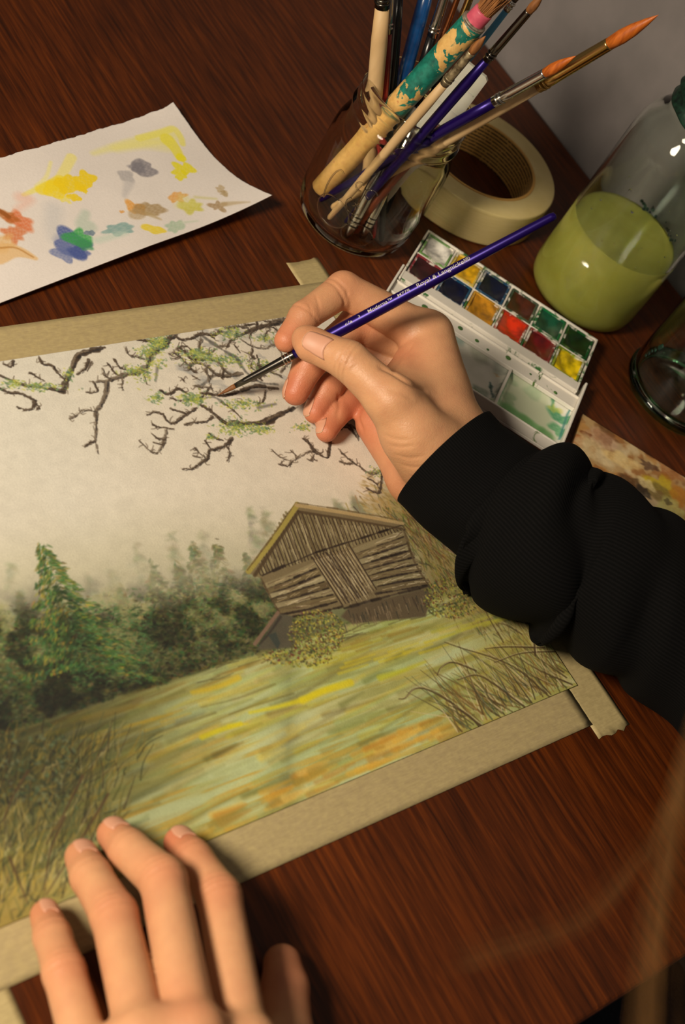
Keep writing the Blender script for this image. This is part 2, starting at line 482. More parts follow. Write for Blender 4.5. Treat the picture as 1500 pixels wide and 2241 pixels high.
# ------------------------------------------------------------------ the watercolour
def paint_landscape():
    cv = Canvas(PX0, PY0, PX1, PY1, 0.36, (220, 212, 196))
    P3 = np.stack([cv.X, cv.Y, np.zeros_like(cv.X)], -1)
    q = PXL(P3); px, py = q[..., 0].astype(np.float32), q[..., 1].astype(np.float32)
    n1 = cv.vnoise(40, 1); n2 = cv.vnoise(12, 2); n3 = cv.vnoise(4, 3)
    def wash(al, col):
        al = np.clip(al, 0, 1)[..., None].astype(np.float32)
        cv.C[:] = cv.C * (1 - al) + np.asarray(col, np.float32) * al
    sm = lambda a, b, x: np.clip((x - a) / (b - a), 0, 1) ** 2 * (3 - 2 * np.clip((x - a) / (b - a), 0, 1))
    # sky: cool to the left, a duller beige low down
    wash(0.45 * sm(500, 0, px), (206, 206, 196))
    wash(0.35 * sm(0.35, 0.7, n1) * sm(900, 1250, py), (196, 188, 168))
    # fog around the tree line
    base_y = 1608 - 0.315 * px                       # foot of the trees
    top_y = 1290 - 0.10 * px + 60 * (n1 - 0.5) + 34 * (n2 - 0.5)
    wash(0.55 * sm(-190, 40, py - top_y + 40 * (n2 - .5)), (168, 164, 128))
    wash(0.75 * sm(-60, 150, py - top_y + 60 * (n2 - .5)), (104, 110, 66))
    wash(0.62 * sm(40, 260, py - top_y), (62, 66, 34))
    # field: layered washes running along the sheet
    fld = sm(-8, 14, py - base_y + 10 * (n2 - .5))
    edge_r = sm(560, 700, px)
    fld = np.maximum(fld * (1 - edge_r), sm(-6, 10, py - (1432 - 0.30 * (px - 560)) + 8 * (n2 - .5)) * edge_r)
    wash(fld, (180, 178, 112))
    h1 = cv.vnoise(10, 5, 3, (5.5, 0.55)); h2 = cv.vnoise(5, 6, 3, (7, 0.4)); h3 = cv.vnoise(16, 8, 2, (4, 0.7))
    wash(fld * 0.9 * sm(0.42, 0.6, h1), (190, 200, 150)); wash(fld * 0.45 * np.exp(-((px - 760) / 260) ** 2 - ((py - 1590) / 110) ** 2), (200, 204, 160))
    wash(fld * 0.75 * sm(0.5, 0.62, h3) * sm(300, 900, px), (170, 188, 128))
    wash(fld * 0.5 * sm(0.54, 0.68, h2), (168, 152, 58))
    wash(fld * 0.42 * sm(0.56, 0.70, 1 - h1), (128, 128, 56))
    wash(fld * 0.55 * sm(0.6, 0.72, h2) * sm(1500, 1700, py), (206, 164, 66))
    # warm foot of the trees
    foot = np.exp(-((py - base_y - 10) / 26.0) ** 2) * (1 - edge_r)
    wash(0.75 * foot * sm(0.35, 0.6, h2), (150, 116, 42)); wash(0.7 * foot * sm(0.45, 0.65, h1), (70, 56, 24))
    band = np.exp(-((py - base_y - 34) / 40.0) ** 2) * sm(430, 60, px)
    wash(0.8 * band * sm(.3, .62, h2), (62, 54, 26))
    wash(0.55 * sm(420, 0, px) * fld * sm(1800, 1640, py), (96, 88, 42))
    # darker near grass at the left
    gl = sm(1560, 1720, py + 0.35 * px) * sm(360, 80, px + 0.35 * (py - 1700)) * fld
    wash(0.72 * gl, (98, 94, 44)); wash(0.5 * gl * sm(1850, 1950, py), (176, 140, 62))
    # ---- far misty trees
    g = rng
    def tree(ax, ay, bx, by, half, cols, n, a, size, lean=0.0):
        for _ in range(n):
            t = g.random() ** 0.75
            hw = half * (0.06 + t) * (1 + 0.25 * math.sin(t * 38))
            x = ax + (bx - ax) * t + g.uniform(-1, 1) * hw; y = ay + (by - ay) * t + g.normal(0, 5)
            X, Y = cv.to((x, y))
            c = np.array(cols[g.integers(len(cols))], float) + g.normal(0, 9, 3)
            cv.dab(X, Y, size * g.uniform(.6, 1.6), size * g.uniform(.3, .7), g.uniform(-.8, .8) + (0.5 if x < ax + (bx - ax) * t else -0.5), c, a * g.uniform(.5, 1), 0.9)
    mist = [(136, 140, 112), (124, 130, 100), (146, 144, 118)]
    for ax, ay, h, hw in ((20, 1240, 240, 60), (190, 1262, 200, 45), (300, 1190, 240, 60), (375, 1175, 240, 50), (440, 1168, 230, 60), (545, 1118, 230, 34), (575, 1112, 200, 40), (730, 1100, 60, 25), (770, 1092, 60, 25), (240, 1240, 200, 40)):
        tree(ax, ay, ax + 40, ay + h, hw, mist, 200, 0.26, 2.6)
    mid = [(70, 86, 40), (96, 100, 52), (50, 70, 34), (120, 116, 66), (84, 70, 38), (58, 92, 52), (44, 54, 28)]
    for ax, ay, h, hw in ((330, 1235, 210, 62), (420, 1195, 220, 70), (470, 1190, 230, 70), (535, 1215, 200, 46), (260, 1290, 210, 60), (40, 1300, 260, 70), (120, 1290, 230, 60), (0, 1340, 250, 60), (385, 1240, 190, 60), (560, 1250, 170, 30)):
        tree(ax, ay, ax + 50, ay + h, hw, mid, 620, 0.6, 1.5)
    # ---- wood of dabs between the trees and their foot
    dk = [(54, 66, 28), (78, 92, 42), (38, 42, 20), (104, 106, 54), (70, 58, 28), (50, 92, 46), (128, 126, 74), (28, 32, 16), (146, 140, 90), (62, 106, 62)]
    for _ in range(6500):
        x = g.uniform(-40, 610); yb = 1608 - 0.315 * x; yt = 1330 - 0.14 * x
        y = yt + (yb - yt) * g.random() ** 0.8
        t = (y - yt) / (yb - yt)
        X, Y = cv.to((x, y)); c = np.array(dk[g.integers(len(dk))], float) * (1.22 - 0.34 * t) + g.normal(0, 7, 3)
        cv.dab(X, Y, g.uniform(.6, 1.9), g.uniform(.35, .9), g.uniform(-.9, .9), c, 0.66 * g.uniform(.4, 1), 0.7)
    cl = cv.vnoise(9, 31, 3); fm = (1 - fld) * sm(-40, 60, py - top_y) * (1 - edge_r)
    cv.C *= (1 - fm * (0.12 + 0.40 * sm(.42, .70, cl) + .22 * sm(120, 300, py - top_y)))[..., None]
    wash(.62 * fm * sm(.52, .3, cl) * sm(230, 60, py - top_y), (150, 148, 104))
    wash(.5 * sm(95, -10, py - top_y) * sm(-80, 0, py - top_y) * (1 - edge_r), (196, 190, 168))
    # ---- the tall bright spruce
    sp = [(58, 106, 54), (84, 122, 66), (50, 86, 40), (160, 138, 52), (34, 52, 24), (66, 100, 44), (44, 70, 34), (134, 124, 56)]
    for _ in range(2600):
        t = g.random() ** 0.7
        hw = 12 + 150 * t ** 1.1 * (0.72 + 0.28 * math.sin(t * 46))
        u_ = g.uniform(-1, 1); u_ = math.copysign(abs(u_) ** 0.8, u_)
        x = 92 + 110 * t + u_ * hw; y = 1198 + 270 * t + abs(u_) * 26 * t + g.normal(0, 4)
        X, Y = cv.to((x, y))
        c = np.array(sp[g.integers(len(sp))], float) + g.normal(0, 8, 3)
        if abs(u_) < 0.35 and t > .3: c *= 0.62
        cv.dab(X, Y, g.uniform(.7, 2.0), g.uniform(.3, .75), (-0.45 if u_ > 0 else 0.75) + g.normal(0, .3), c, 0.62 * g.uniform(.5, 1), 0.8)
    for _ in range(700):
        x = g.uniform(150, 330); y = g.uniform(1330, 1500); X, Y = cv.to((x, y))
        c = np.array(((56, 102, 54), (92, 128, 80), (44, 78, 40), (26, 38, 20))[g.integers(4)], float)
        cv.dab(X, Y, g.uniform(.6, 1.7), g.uniform(.3, .7), g.normal(-.3, .5), c, 0.5 * g.uniform(.5, 1), 0.8)
    # ---- right hand thicket behind the barn
    th = [(120, 104, 52), (146, 124, 62), (84, 72, 36), (70, 78, 36), (104, 62, 34), (164, 146, 88), (50, 52, 30), (132, 128, 60)]
    cv.poly([(800, 1110), (850, 1060), (900, 1100), (1010, 1230), (1120, 1330), (1180, 1390), (1000, 1380), (940, 1290), (880, 1160)], (142, 124, 72), 0.75, 6)
    for _ in range(1500):
        t = g.random(); x = 850 + 300 * t + g.normal(0, 40); y = 1120 + 260 * t + g.normal(0, 38) - 20
        if y < 1050 + .3 * max(0, 850 - x) : continue
        dl = g.uniform(12, 40); an = math.radians(g.normal(52, 14))
        c = np.array(th[g.integers(len(th))], float) + g.normal(0, 8, 3)
        cv.seg(cv.to((x, y)), cv.to((x + dl * math.cos(an), y + dl * math.sin(an))), .35 * g.uniform(.6, 1.6), .15, c, .6, .35)
    for _ in range(160):
        x = g.uniform(790, 880); y = 1040 + g.uniform(0, 90); X, Y = cv.to((x, y))
        cv.dab(X, Y, g.uniform(1, 3), g.uniform(.5, 1), g.normal(-.8, .3), ((170, 142, 84), (134, 116, 62), (186, 168, 112))[g.integers(3)], .4, .9)
    # ---- field strokes
    fs = [(172, 184, 120), (190, 198, 146), (128, 126, 48), (202, 182, 52), (104, 96, 40), (150, 158, 84), (196, 178, 104), (84, 84, 34), (160, 176, 120), (214, 190, 60)]
    for _ in range(430):
        x = g.uniform(-20, 1150); yb = (1612 - 0.315 * x) if x < 600 else 1424 - 0.30 * (x - 560)
        y = yb + g.uniform(6, 420) * g.random() ** 0.6
        X, Y = cv.to((x, y)); L = g.uniform(10, 58); sl = g.normal(0.03, .035)
        c = np.array(fs[g.integers(len(fs))], float) + g.normal(0, 6, 3)
        cv.line([(X - L / 2, Y - sl * L), (X, Y + g.normal(0, .5)), (X + L / 2, Y + sl * L)], .7 * g.uniform(.4, 2.4), .2, c * (1 - .45 * max(0, 1 - x / 460)), .40, 1.1, px=False)
    yel = (216, 200, 20)
    cv.line([(545, 1562), (610, 1548), (665, 1532), (700, 1516), (765, 1496)], 0.6, 1.9, yel, .75, .7); cv.line([(660, 1535), (690, 1522), (735, 1502)], 1.8, .5, yel, .7, .7)
    cv.line([(440, 1616), (480, 1600), (525, 1586)], 1.2, 1.0, yel, .8, .6); cv.line([(500, 1592), (540, 1586)], 1.0, .3, yel, .6, .6)
    cv.line([(830, 1486), (880, 1470), (930, 1450)], 1.6, .4, (188, 186, 30), .7, .8); cv.line([(420, 1518), (480, 1504), (520, 1486)], 1.0, 1.4, (216, 184, 34), .7, .8)
    for x0, x1, y0, c in ((760, 960, 1438, (206, 190, 40)), (640, 800, 1440, (176, 166, 44)), (960, 1120, 1370, (184, 180, 60)), (200, 420, 1590, (188, 160, 52)), (760, 900, 1400, (150, 130, 52))):
        for k in range(9):
            xx = g.uniform(x0, x1); yy = y0 - .3 * (xx - (x0 + x1) / 2) + g.normal(0, 9)
            cv.line([(xx - 30, yy + 9), (xx, yy), (xx + 34, yy - 11)], .7, .3, c, .6, .6)
    for k in range(70):                                            # warm near bank along the lower rim
        xx = g.uniform(430, 1000); yy = 1838 - .425 * (xx - 463) - g.uniform(4, 62)
        c = np.array(((226, 178, 62), (212, 158, 48), (176, 126, 44), (228, 196, 104), (150, 130, 50))[g.integers(5)], float)
        cv.line([(xx - 34, yy + 14), (xx, yy), (xx + 30, yy - 14)], 1.3 * g.uniform(.5, 1.5), .4, c, .5, .8)
    # dark lines along the bank under the barn
    for k in range(60):
        xx = g.uniform(420, 1120); yy = 1480 - .27 * (xx - 420) + g.normal(0, 14)
        cv.line([(xx - 22, yy + 7), (xx, yy + g.normal(0, 3)), (xx + 26, yy - 8)], .3, .12, ((72, 58, 32), (94, 84, 40), (60, 66, 34))[g.integers(3)], .6, .4)
    for pts in ([(640, 1520), (560, 1545), (500, 1566)], [(470, 1562), (360, 1600), (250, 1640)], [(600, 1500), (520, 1530), (440, 1550)]):
        cv.line(pts, .5, .2, (98, 92, 40), .5, .5)
    cv.C *= (1 - .34 * fld * sm(620, 60, px) * sm(1960, 1700, py))[..., None]
    # ---- barn
    wl = (118, 104, 74)
    cv.poly([(648, 1106), (545, 1258), (570, 1268), (612, 1345), (640, 1352), (760, 1330), (940, 1288), (905, 1232), (880, 1160), (876, 1146)], wl, 1, .5)
    cv.poly([(760, 1332), (938, 1288), (944, 1306), (930, 1352), (770, 1368), (745, 1352)], (88, 74, 54), .95, .6)
    # gable boards
    for k in range(46):
        t = (k + .5) / 46; bx, by = 562 + (885 - 562) * t, 1262 - (1262 - 1160) * t
        # roof height over this board
        if bx < 668: ty = 1110 + (668 - bx) / 118 * 148
        else: ty = 1112 + (bx - 660) / 225 * 44
        tx = bx - (by - ty) * 0.34
        c = np.array(((134, 122, 86), (116, 104, 70), (148, 138, 100), (104, 90, 60), (130, 120, 82))[k % 5], float) + g.normal(0, 9)
        tx2 = max(tx, 560); ty2 = max(ty, 1118)
        cv.line([(tx2, ty2 + 6), (bx, by)], .75, .75, c, .8, .3)
        cv.line([(tx2 + 3, ty2 + 8), (bx + 3, by)], .3, .3, (44, 32, 22), .9, .25, breaks=.0)
        if k % 2: cv.line([(tx2 + (bx - tx2) * .3, ty2 + (by - ty2) * .3), (tx2 + (bx - tx2) * .6, ty2 + (by - ty2) * .6)], .16, .1, (206, 192, 160), .8, .25)
    # horizontal logs left and right of the door
    def logs(a0, a1, b0, b1, n, seed):
        gg = np.random.default_rng(seed)
        for k in range(n):
            t = (k + .5) / n
            p = np.array(a0) + (np.array(a1) - np.array(a0)) * t; q_ = np.array(b0) + (np.array(b1) - np.array(b0)) * t
            c = np.array(((138, 126, 92), (120, 106, 74), (152, 142, 108), (108, 94, 66))[k % 4], float) + gg.normal(0, 9)
            cv.line([p, (p + q_) / 2 + gg.normal(0, 2, 2), q_], 1.5, 1.5, c, .9, .3)
            dn = np.array([2.5, 8.0])
            cv.line([p + dn, (p + q_) / 2 + dn + gg.normal(0, 2, 2), q_ + dn], .6, .5, (40, 29, 20), .92, .35, .06)
            for _ in range(12):
                s_ = gg.random(); e_ = min(1, s_ + gg.uniform(.1, .3)); pa = p + (q_ - p) * s_ + gg.normal(0, 2.2, 2); pb = p + (q_ - p) * e_ + gg.normal(0, 2.2, 2)
                cv.line([pa, pb], .2, .12, ((208, 196, 166), (88, 68, 48), (184, 166, 126))[gg.integers(3)], .75, .25)
    logs((578, 1280), (615, 1345), (682, 1232), (738, 1318), 6, 1)
    logs((775, 1200), (822, 1300), (875, 1162), (936, 1282), 8, 2)
    # doors
    for (a, b, c_, d, n) in (((682, 1222), (712, 1212), (782, 1310), (748, 1326), 5), ((722, 1212), (764, 1198), (822, 1292), (786, 1308), 6)):
        a, b, c_, d = map(np.array, (a, b, c_, d))
        cv.poly([a, b, c_, d], (134, 118, 84), 1, .4)
        for k in range(n + 1):
            t = k / n
            cv.line([a + (b - a) * t, d + (c_ - d) * t], .4, .36, (44, 32, 22), .9, .25, .05)
            if k < n: cv.line([a + (b - a) * (t + .4 / n) + [4, 8], d + (c_ - d) * (t + .4 / n) - [6, 12]], .22, .14, (204, 190, 152), .8, .25)
    for k in range(60):                                           # stone foot of the barn
        x = g.uniform(752, 936); y = 1346 - .25 * (x - 752) + g.uniform(-6, 26)
        cv.line([(x, y), (x + 5, y + 15)], .28, .15, ((58, 46, 34), (122, 104, 78), (48, 48, 40), (146, 128, 100))[g.integers(4)], .8, .3)
    for _ in range(520):                                          # weathered grain of the upright boards
        x = g.uniform(575, 880); y = g.uniform(1125, 1262)
        ty = 1118 + ((668 - x) / 118 * 148 if x < 668 else (x - 660) / 225 * 44)
        by = 1262 - (x - 562) * .316
        if y < ty + 8 or y > by - 4: continue
        L = g.uniform(6, 26)
        cv.line([(x, y), (x + L * .34, min(by, y + L))], .2, .1, ((70, 56, 38), (196, 184, 148), (98, 84, 58), (172, 158, 118))[g.integers(4)], .6, .25)
    for _ in range(260):
        t_, w_ = g.random(), g.random(); x = 690 + w_ * 70 + 62 * t_; y = 1220 - w_ * 18 + 96 * t_; L = g.uniform(5, 18)
        cv.line([(x, y), (x + L * .6, y + L)], .18, .1, ((74, 58, 42), (206, 194, 160), (104, 90, 64))[g.integers(3)], .6, .25)
    # beams, roof and outlines
    dkb = (40, 29, 20)
    cv.line([(572, 1262), (690, 1212), (790, 1180), (884, 1150)], .5, .45, dkb, .9, .35, .06)
    cv.line([(752, 1334), (830, 1312), (938, 1284)], .7, .5, dkb, .85, .4, .06)
    cv.line([(748, 1330), (700, 1342), (640, 1352)], .5, .4, dkb, .8, .4, .06)
    cv.line([(882, 1162), (906, 1232), (940, 1290)], .45, .45, (84, 68, 44), .8, .4, .06)
    cv.line([(570, 1268), (592, 1312), (612, 1346)], .4, .4, (80, 62, 40), .8, .4, .06)
    cv.line([(652, 1122), (600, 1196), (556, 1262)], .9, .9, (70, 54, 32), .85, .4)
    cv.line([(650, 1122), (750, 1138), (880, 1160)], .8, .6, (70, 54, 32), .85, .4)
    cv.line([(650, 1106), (596, 1184), (542, 1254)], 1.4, 1.3, (158, 144, 70), 1, .35); cv.line([(646, 1102), (592, 1180), (540, 1250)], .35, .3, (92, 74, 42), .8, .3, .06)
    cv.line([(648, 1108), (760, 1126), (880, 1148)], 1.2, 1.0, (172, 150, 104), 1, .35); cv.line([(650, 1103), (760, 1120), (880, 1142)], .3, .3, (100, 82, 50), .8, .3, .06)
    # lean-to
    cv.poly([(606, 1345), (640, 1352), (650, 1420), (560, 1425)], (82, 76, 62), .9, .6)
    cv.line([(607, 1343), (580, 1380), (556, 1412)], .9, .9, (120, 96, 78), 1, .3); cv.line([(613, 1352), (588, 1388), (566, 1412)], .6, .5, (48, 42, 36), .8, .4)
    cv.poly([(585, 1392), (602, 1386), (612, 1410), (606, 1424)], (52, 60, 54), .9, .4)
    # bushes in front
    for bx, by, rx, ry, n in ((692, 1388, 62, 52, 900), (985, 1312, 62, 46, 620), (650, 1440, 80, 22, 300)):
        for _ in range(n):
            a_ = g.uniform(0, 6.28); r_ = math.sqrt(g.random()); X, Y = cv.to((bx + rx * r_ * math.cos(a_), by + ry * r_ * math.sin(a_)))
            c = np.array(((172, 156, 58), (120, 122, 44), (78, 84, 36), (196, 184, 80), (66, 56, 30), (92, 40, 30), (138, 140, 62), (52, 62, 32))[g.integers(8)], float) + g.normal(0, 8, 3)
            cv.dab(X, Y, g.uniform(.4, 1.1), g.uniform(.3, .7), g.uniform(0, 3), c, .7 * g.uniform(.5, 1), .7)
    # ---- reeds, right
    rd = [(92, 70, 36), (122, 98, 48), (66, 56, 30), (160, 140, 84), (206, 190, 146), (88, 88, 44), (140, 108, 52), (74, 84, 60)]
    cv.poly([(1050, 1400), (1180, 1382), (1256, 1500), (1000, 1600), (960, 1590), (1020, 1500)], (160, 146, 70), .6, 10)
    for _ in range(230):
        x = g.uniform(1000, 1262); y = 1606 - .43 * (x - 1000) - g.uniform(-6, 40)
        L = g.uniform(30, 170); an = math.radians(g.normal(228, 15))
        p = np.array([x, y]); q_ = p + L * np.array([math.cos(an), math.sin(an)]); mdl = (p + q_) / 2 + g.normal(0, 5, 2)
        cv.line([p, mdl, q_], .42 * g.uniform(.5, 1.3), .1, np.array(rd[g.integers(len(rd))], float), .8, .3)
    for pts, r in (([(1215, 1540), (1120, 1460), (1000, 1418), (972, 1408)], .5), ([(1160, 1560), (1080, 1500), (1040, 1480), (1000, 1490)], .55), ([(1050, 1590), (985, 1540), (935, 1512), (905, 1510), (885, 1530), (872, 1532)], .6),
                   ([(1040, 1470), (990, 1452), (965, 1462), (955, 1480)], .5), ([(1190, 1420), (1110, 1418), (1060, 1422)], .5), ([(1215, 1428), (1140, 1432), (1080, 1452)], .45), ([(1250, 1500), (1180, 1470), (1130, 1440)], .5),
                   ([(1178, 1396), (1162, 1380), (1150, 1360)], .5), ([(1170, 1436), (1166, 1400), (1156, 1376)], .6), ([(1100, 1408), (1066, 1350), (1052, 1318)], .35), ([(1120, 1560), (1070, 1530), (1060, 1500)], .3),
                   ([(1060, 1598), (1010, 1560), (980, 1545)], .45), ([(1140, 1390), (1110, 1372), (1090, 1366)], .35), ([(1100, 1576), (1060, 1548), (1030, 1500)], .35)):
        cv.line(pts, r, r * .35, (78, 60, 34), .9, .3); cv.line([(a_ + 3, b_ - 3) for a_, b_ in pts], r * .35, .1, (206, 190, 150), .65, .25)
    # ---- near grass, left
    gr = [(52, 58, 30), (96, 100, 46), (150, 132, 58), (176, 154, 76), (44, 44, 26), (120, 114, 50), (196, 182, 120), (70, 56, 34), (84, 100, 62), (176, 150, 56)]
    for _ in range(1500):
        x = g.uniform(-40, 420) ; y = g.uniform(1640, 2040)
        if y > 2030 - .42 * x or x > 300 - 0.42 * (y - 1640) + g.normal(0, 30): continue
        L = g.uniform(20, 110); an = math.radians(g.normal(-66 if x > 60 else -80, 20))
        L *= .8; p = np.array([x, y]); q_ = p + L * np.array([math.cos(an), math.sin(an)])
        lo = y > 1860
        c = np.array(gr[g.integers(len(gr))], float) * (.72 if not lo else .95) + g.normal(0, 6)
        cv.line([p, (p + q_) / 2 + g.normal(0, 5, 2), q_], .30 * g.uniform(.5, 1.7), .10, c, .6, .35)
    for _ in range(260):
        x = g.uniform(-20, 170); y = g.uniform(1600, 1760) + .1 * x
        X, Y = cv.to((x, y)); cv.dab(X, Y, g.uniform(.6, 2), g.uniform(.4, 1), g.uniform(0, 3), ((40, 50, 30), (72, 92, 64), (28, 28, 18), (96, 106, 80), (70, 66, 34), (34, 44, 30))[g.integers(6)], .6, .9)
    for pts in ([(235, 1740), (200, 1800), (150, 1880), (100, 1960)], [(180, 1700), (140, 1780), (100, 1850)], [(60, 1690), (30, 1740), (5, 1800)], [(20, 1880), (40, 1930), (60, 1980)], [(140, 1790), (110, 1860), (95, 1950)]):
        cv.line(pts, .55, .2, (70, 50, 30), .8, .35)
    # ---- branches
    Z = lambda x, y: (x / 2.143, 620 + y / 2.143)
    Y4 = lambda x, y: (560 + x / 2.679, 560 + y / 2.679)
    bk = (70, 56, 44)
    B = [([(490, 306), (400, 330), (360, 352), (330, 420), (312, 460), (292, 512)], 3.6, 2.2), ([(292, 512), (230, 500), (150, 490), (100, 482), (50, 460), (-10, 436)], 2.0, .9),
         ([(180, 350), (200, 385), (240, 390), (262, 420), (300, 455)], 1.4, 1.0), ([(62, 370), (50, 398), (15, 384)], 1.2, .6), ([(140, 425), (170, 445), (205, 466)], 1.0, .5),
         ([(-10, 494), (40, 520), (82, 520), (130, 540), (162, 556), (150, 592), (120, 600), (78, 588)], 1.2, .8), ([(150, 560), (180, 585), (170, 602)], .8, .4), ([(412, 366), (400, 402), (362, 432)], 1.2, .8), ([(430, 375), (405, 415)], .8, .5),
         ([(815, 246), (760, 300), (705, 340), (690, 390), (652, 420), (600, 432), (540, 450), (500, 465), (448, 466)], 4.2, 1.2), ([(640, 270), (690, 276), (740, 284), (800, 262)], 1.6, 2.4),
         ([(502, 468), (492, 530), (468, 580), (446, 610), (450, 660), (446, 740), (455, 802)], 2.5, .7), ([(446, 606), (392, 600), (352, 628), (322, 640)], .9, .5), ([(446, 748), (420, 754), (396, 772)], 1.0, .6),
         ([(535, 366), (560, 400), (592, 412)], 1.0, .6), ([(480, 406), (490, 440), (515, 452)], .8, .6), ([(502, 378), (530, 420), (560, 440)], .9, .6), ([(588, 306), (600, 340), (640, 352), (672, 360)], .9, .7), ([(438, 470), (452, 512), (402, 518)], 1.0, .5), ([(575, 440), (570, 480), (575, 510)], .6, .3), ([(670, 430), (685, 480)], .6, .3),
         ([(828, 312), (868, 300), (902, 322)], .8, .5), ([(806, 330), (840, 350), (800, 362)], .9, .5), ([(820, 258), (852, 270), (900, 262), (940, 244), (990, 252)], 1.0, 1.3),
         ([(1350, 176), (1262, 200), (1182, 222), (1100, 262)], 3.6, 1.2), ([(880, 412), (892, 386), (930, 378), (972, 400), (1012, 432), (1062, 440), (1132, 428)], 1.2, 1.8),
         ([(750, 508), (790, 526), (832, 500), (872, 522)], 1.5, 1.1), ([(940, 520), (990, 526), (1050, 532), (1130, 508), (1200, 488), (1300, 500)], 1.2, 2.2), ([(920, 590), (870, 622), (812, 662), (780, 650), (760, 620), (720, 610), (684, 626)], 1.6, .6), ([(800, 596), (840, 606), (872, 616)], .9, .6),
         ([(936, 576), (980, 600), (1030, 642), (1062, 662), (1130, 664), (1230, 660), (1290, 632), (1372, 588)], 1.2, 3.8), ([(782, 688), (770, 740), (760, 766), (730, 802), (690, 784), (650, 742)], 1.2, .5), ([(710, 664), (740, 680), (812, 690)], .8, .5), ([(708, 710), (740, 735), (775, 738)], .8, .5), ([(716, 752), (765, 764)], .6, .4),
         ([(1088, 728), (1060, 760), (1020, 780), (980, 790), (970, 830), (930, 856), (900, 876), (852, 876)], 1.8, .6), ([(1060, 766), (1076, 800), (1064, 842)], .9, .5), ([(958, 744), (982, 774)], .7, .5), ([(912, 778), (930, 800), (958, 822)], .9, .5), ([(978, 708), (1000, 730), (1042, 740)], .9, .6), ([(905, 815), (935, 822)], .8, .4),
         ([(866, 670), (900, 660), (950, 656), (1000, 630)], .8, 1.0), ([(1040, 566), (1090, 600), (1132, 640)], 1.0, .6), ([(1244, 506), (1230, 560), (1206, 574)], 1.2, .7), ([(1100, 300), (1120, 330)], .9, .5), ([(1130, 270), (1180, 300), (1240, 310), (1300, 290)], 1.0, .8), ([(1000, 262), (960, 240), (910, 250)], .9, .7), ([(1150, 330), (1190, 352), (1160, 372)], .7, .5),
         ([(850, 450), (868, 472)], .6, .4), ([(800, 545), (850, 556), (890, 548)], .6, .5), ([(900, 440), (935, 460)], .5, .4), ([(985, 485), (1000, 520)], .9, .4), ([(1115, 560), (1160, 575)], .7, .4),
         ([(1268, 782), (1310, 820), (1362, 836), (1402, 820), (1452, 794), (1498, 802)], .5, 1.0), ([(1306, 854), (1350, 862), (1366, 840)], .8, .5), ([(1418, 732), (1450, 762), (1482, 792)], .6, .8), ([(1360, 790), (1385, 815)], .5, .4), ([(1440, 830), (1462, 836), (1470, 800)], .5, .4)]
    B = [([Z(*p) for p in pts], a_ / 2, b_ / 2) for pts, a_, b_ in B]
    B += [([Y4(*p) for p in pts], a_ / 2, b_ / 2) for pts, a_, b_ in (
        ([(480, 1138), (520, 1180), (560, 1212), (600, 1240), (652, 1276), (700, 1280), (745, 1244)], .7, 1.4), ([(745, 1250), (735, 1300), (725, 1385), (690, 1392), (648, 1370)], 1.2, .8), ([(650, 1310), (700, 1340), (720, 1372)], .8, .6), ([(492, 1212), (530, 1226), (560, 1222)], 1.0, .7),
        ([(272, 1080), (300, 1090), (325, 1135), (345, 1160), (420, 1186), (432, 1100), (470, 1040)], .8, 1.6), ([(460, 1000), (520, 990), (590, 1030), (595, 1085)], 3.0, 1.0), ([(470, 1010), (540, 1010), (580, 1060)], 3.2, 1.6))]
    for k in range(34):                                            # tangle of twigs by the brush tip
        x = g.uniform(395, 650); y = g.uniform(704, 862) + .10 * (420 - x)
        if y < 735 - .155 * (x - 383) - 18: continue
        an = math.radians(g.choice([200, 235, 160, 330]) + g.normal(0, 22)); pts = [(x, y)]
        for i in range(g.integers(2, 5)):
            an += g.normal(0, .55); st_ = g.uniform(10, 22); x += st_ * math.cos(an); y += st_ * math.sin(an) * .8; pts.append((x, max(y, 738 - .155 * (x - 383))))
        w0 = g.uniform(.35, .8)
        B.append((pts, w0, w0 * .6))
    for k in range(26):
        X, Y = cv.to((g.uniform(400, 650), g.uniform(720, 860))); cv.blob(X, Y, g.uniform(1.5, 4), (128, 132, 136), .4, .5, 5, .4, 2.0, g.normal(-.5, .3), k)
    grey = (98, 96, 92)
    for pts, a_ in (([(950, 255), (1000, 290), (1062, 330), (1104, 352)], 2.2), ([(925, 492), (962, 470), (1002, 440)], 1.4), ([(1104, 352), (1150, 420), (1220, 470), (1300, 480)], 1.8), ([(1060, 240), (1010, 225)], 2.0), ([(1040, 560), (1000, 540), (960, 545)], .9), ([(735, 400), (728, 465)], 1.2), ([(1210, 590), (1290, 570)], 1.6)):
        cv.line([Z(*p) for p in pts], a_ * .5, a_ * .3, grey, .7, .6, .12)
    for pts, a_, b_ in B:
        cv.line(pts, a_ * .8 + .1, b_ * .8 + .1, bk if g.random() < .7 else (112, 100, 86), .85, .3, .2)
        cv.line([(x - 3, y - 2) for x, y in pts], a_ * .35, b_ * .3, (140, 126, 106), .55, .3, .2, breaks=.4)
        cv.line([(x + 2, y + 2) for x, y in pts], a_ * .35, b_ * .3, (40, 36, 36), .7, .3, .2, breaks=.35)
        for k in range(int(len(pts) * 1.5)):                              # small twigs
            i = g.integers(len(pts) - 1); t = g.random(); p = np.array(pts[i]) + (np.array(pts[i + 1]) - np.array(pts[i])) * t
            an = math.radians(g.uniform(150, 400)); L = g.uniform(5, 15)
            q_ = p + L * np.array([math.cos(an), math.sin(an)])
            cv.line([p, (p + q_) / 2 + g.normal(0, 2.5, 2), q_], .34, .2, (96, 82, 66) if g.random() < .6 else bk, .7, .3)
    ms = [(150, 164, 60), (178, 186, 84), (108, 140, 92), (86, 112, 84), (196, 196, 90), (120, 150, 110)]
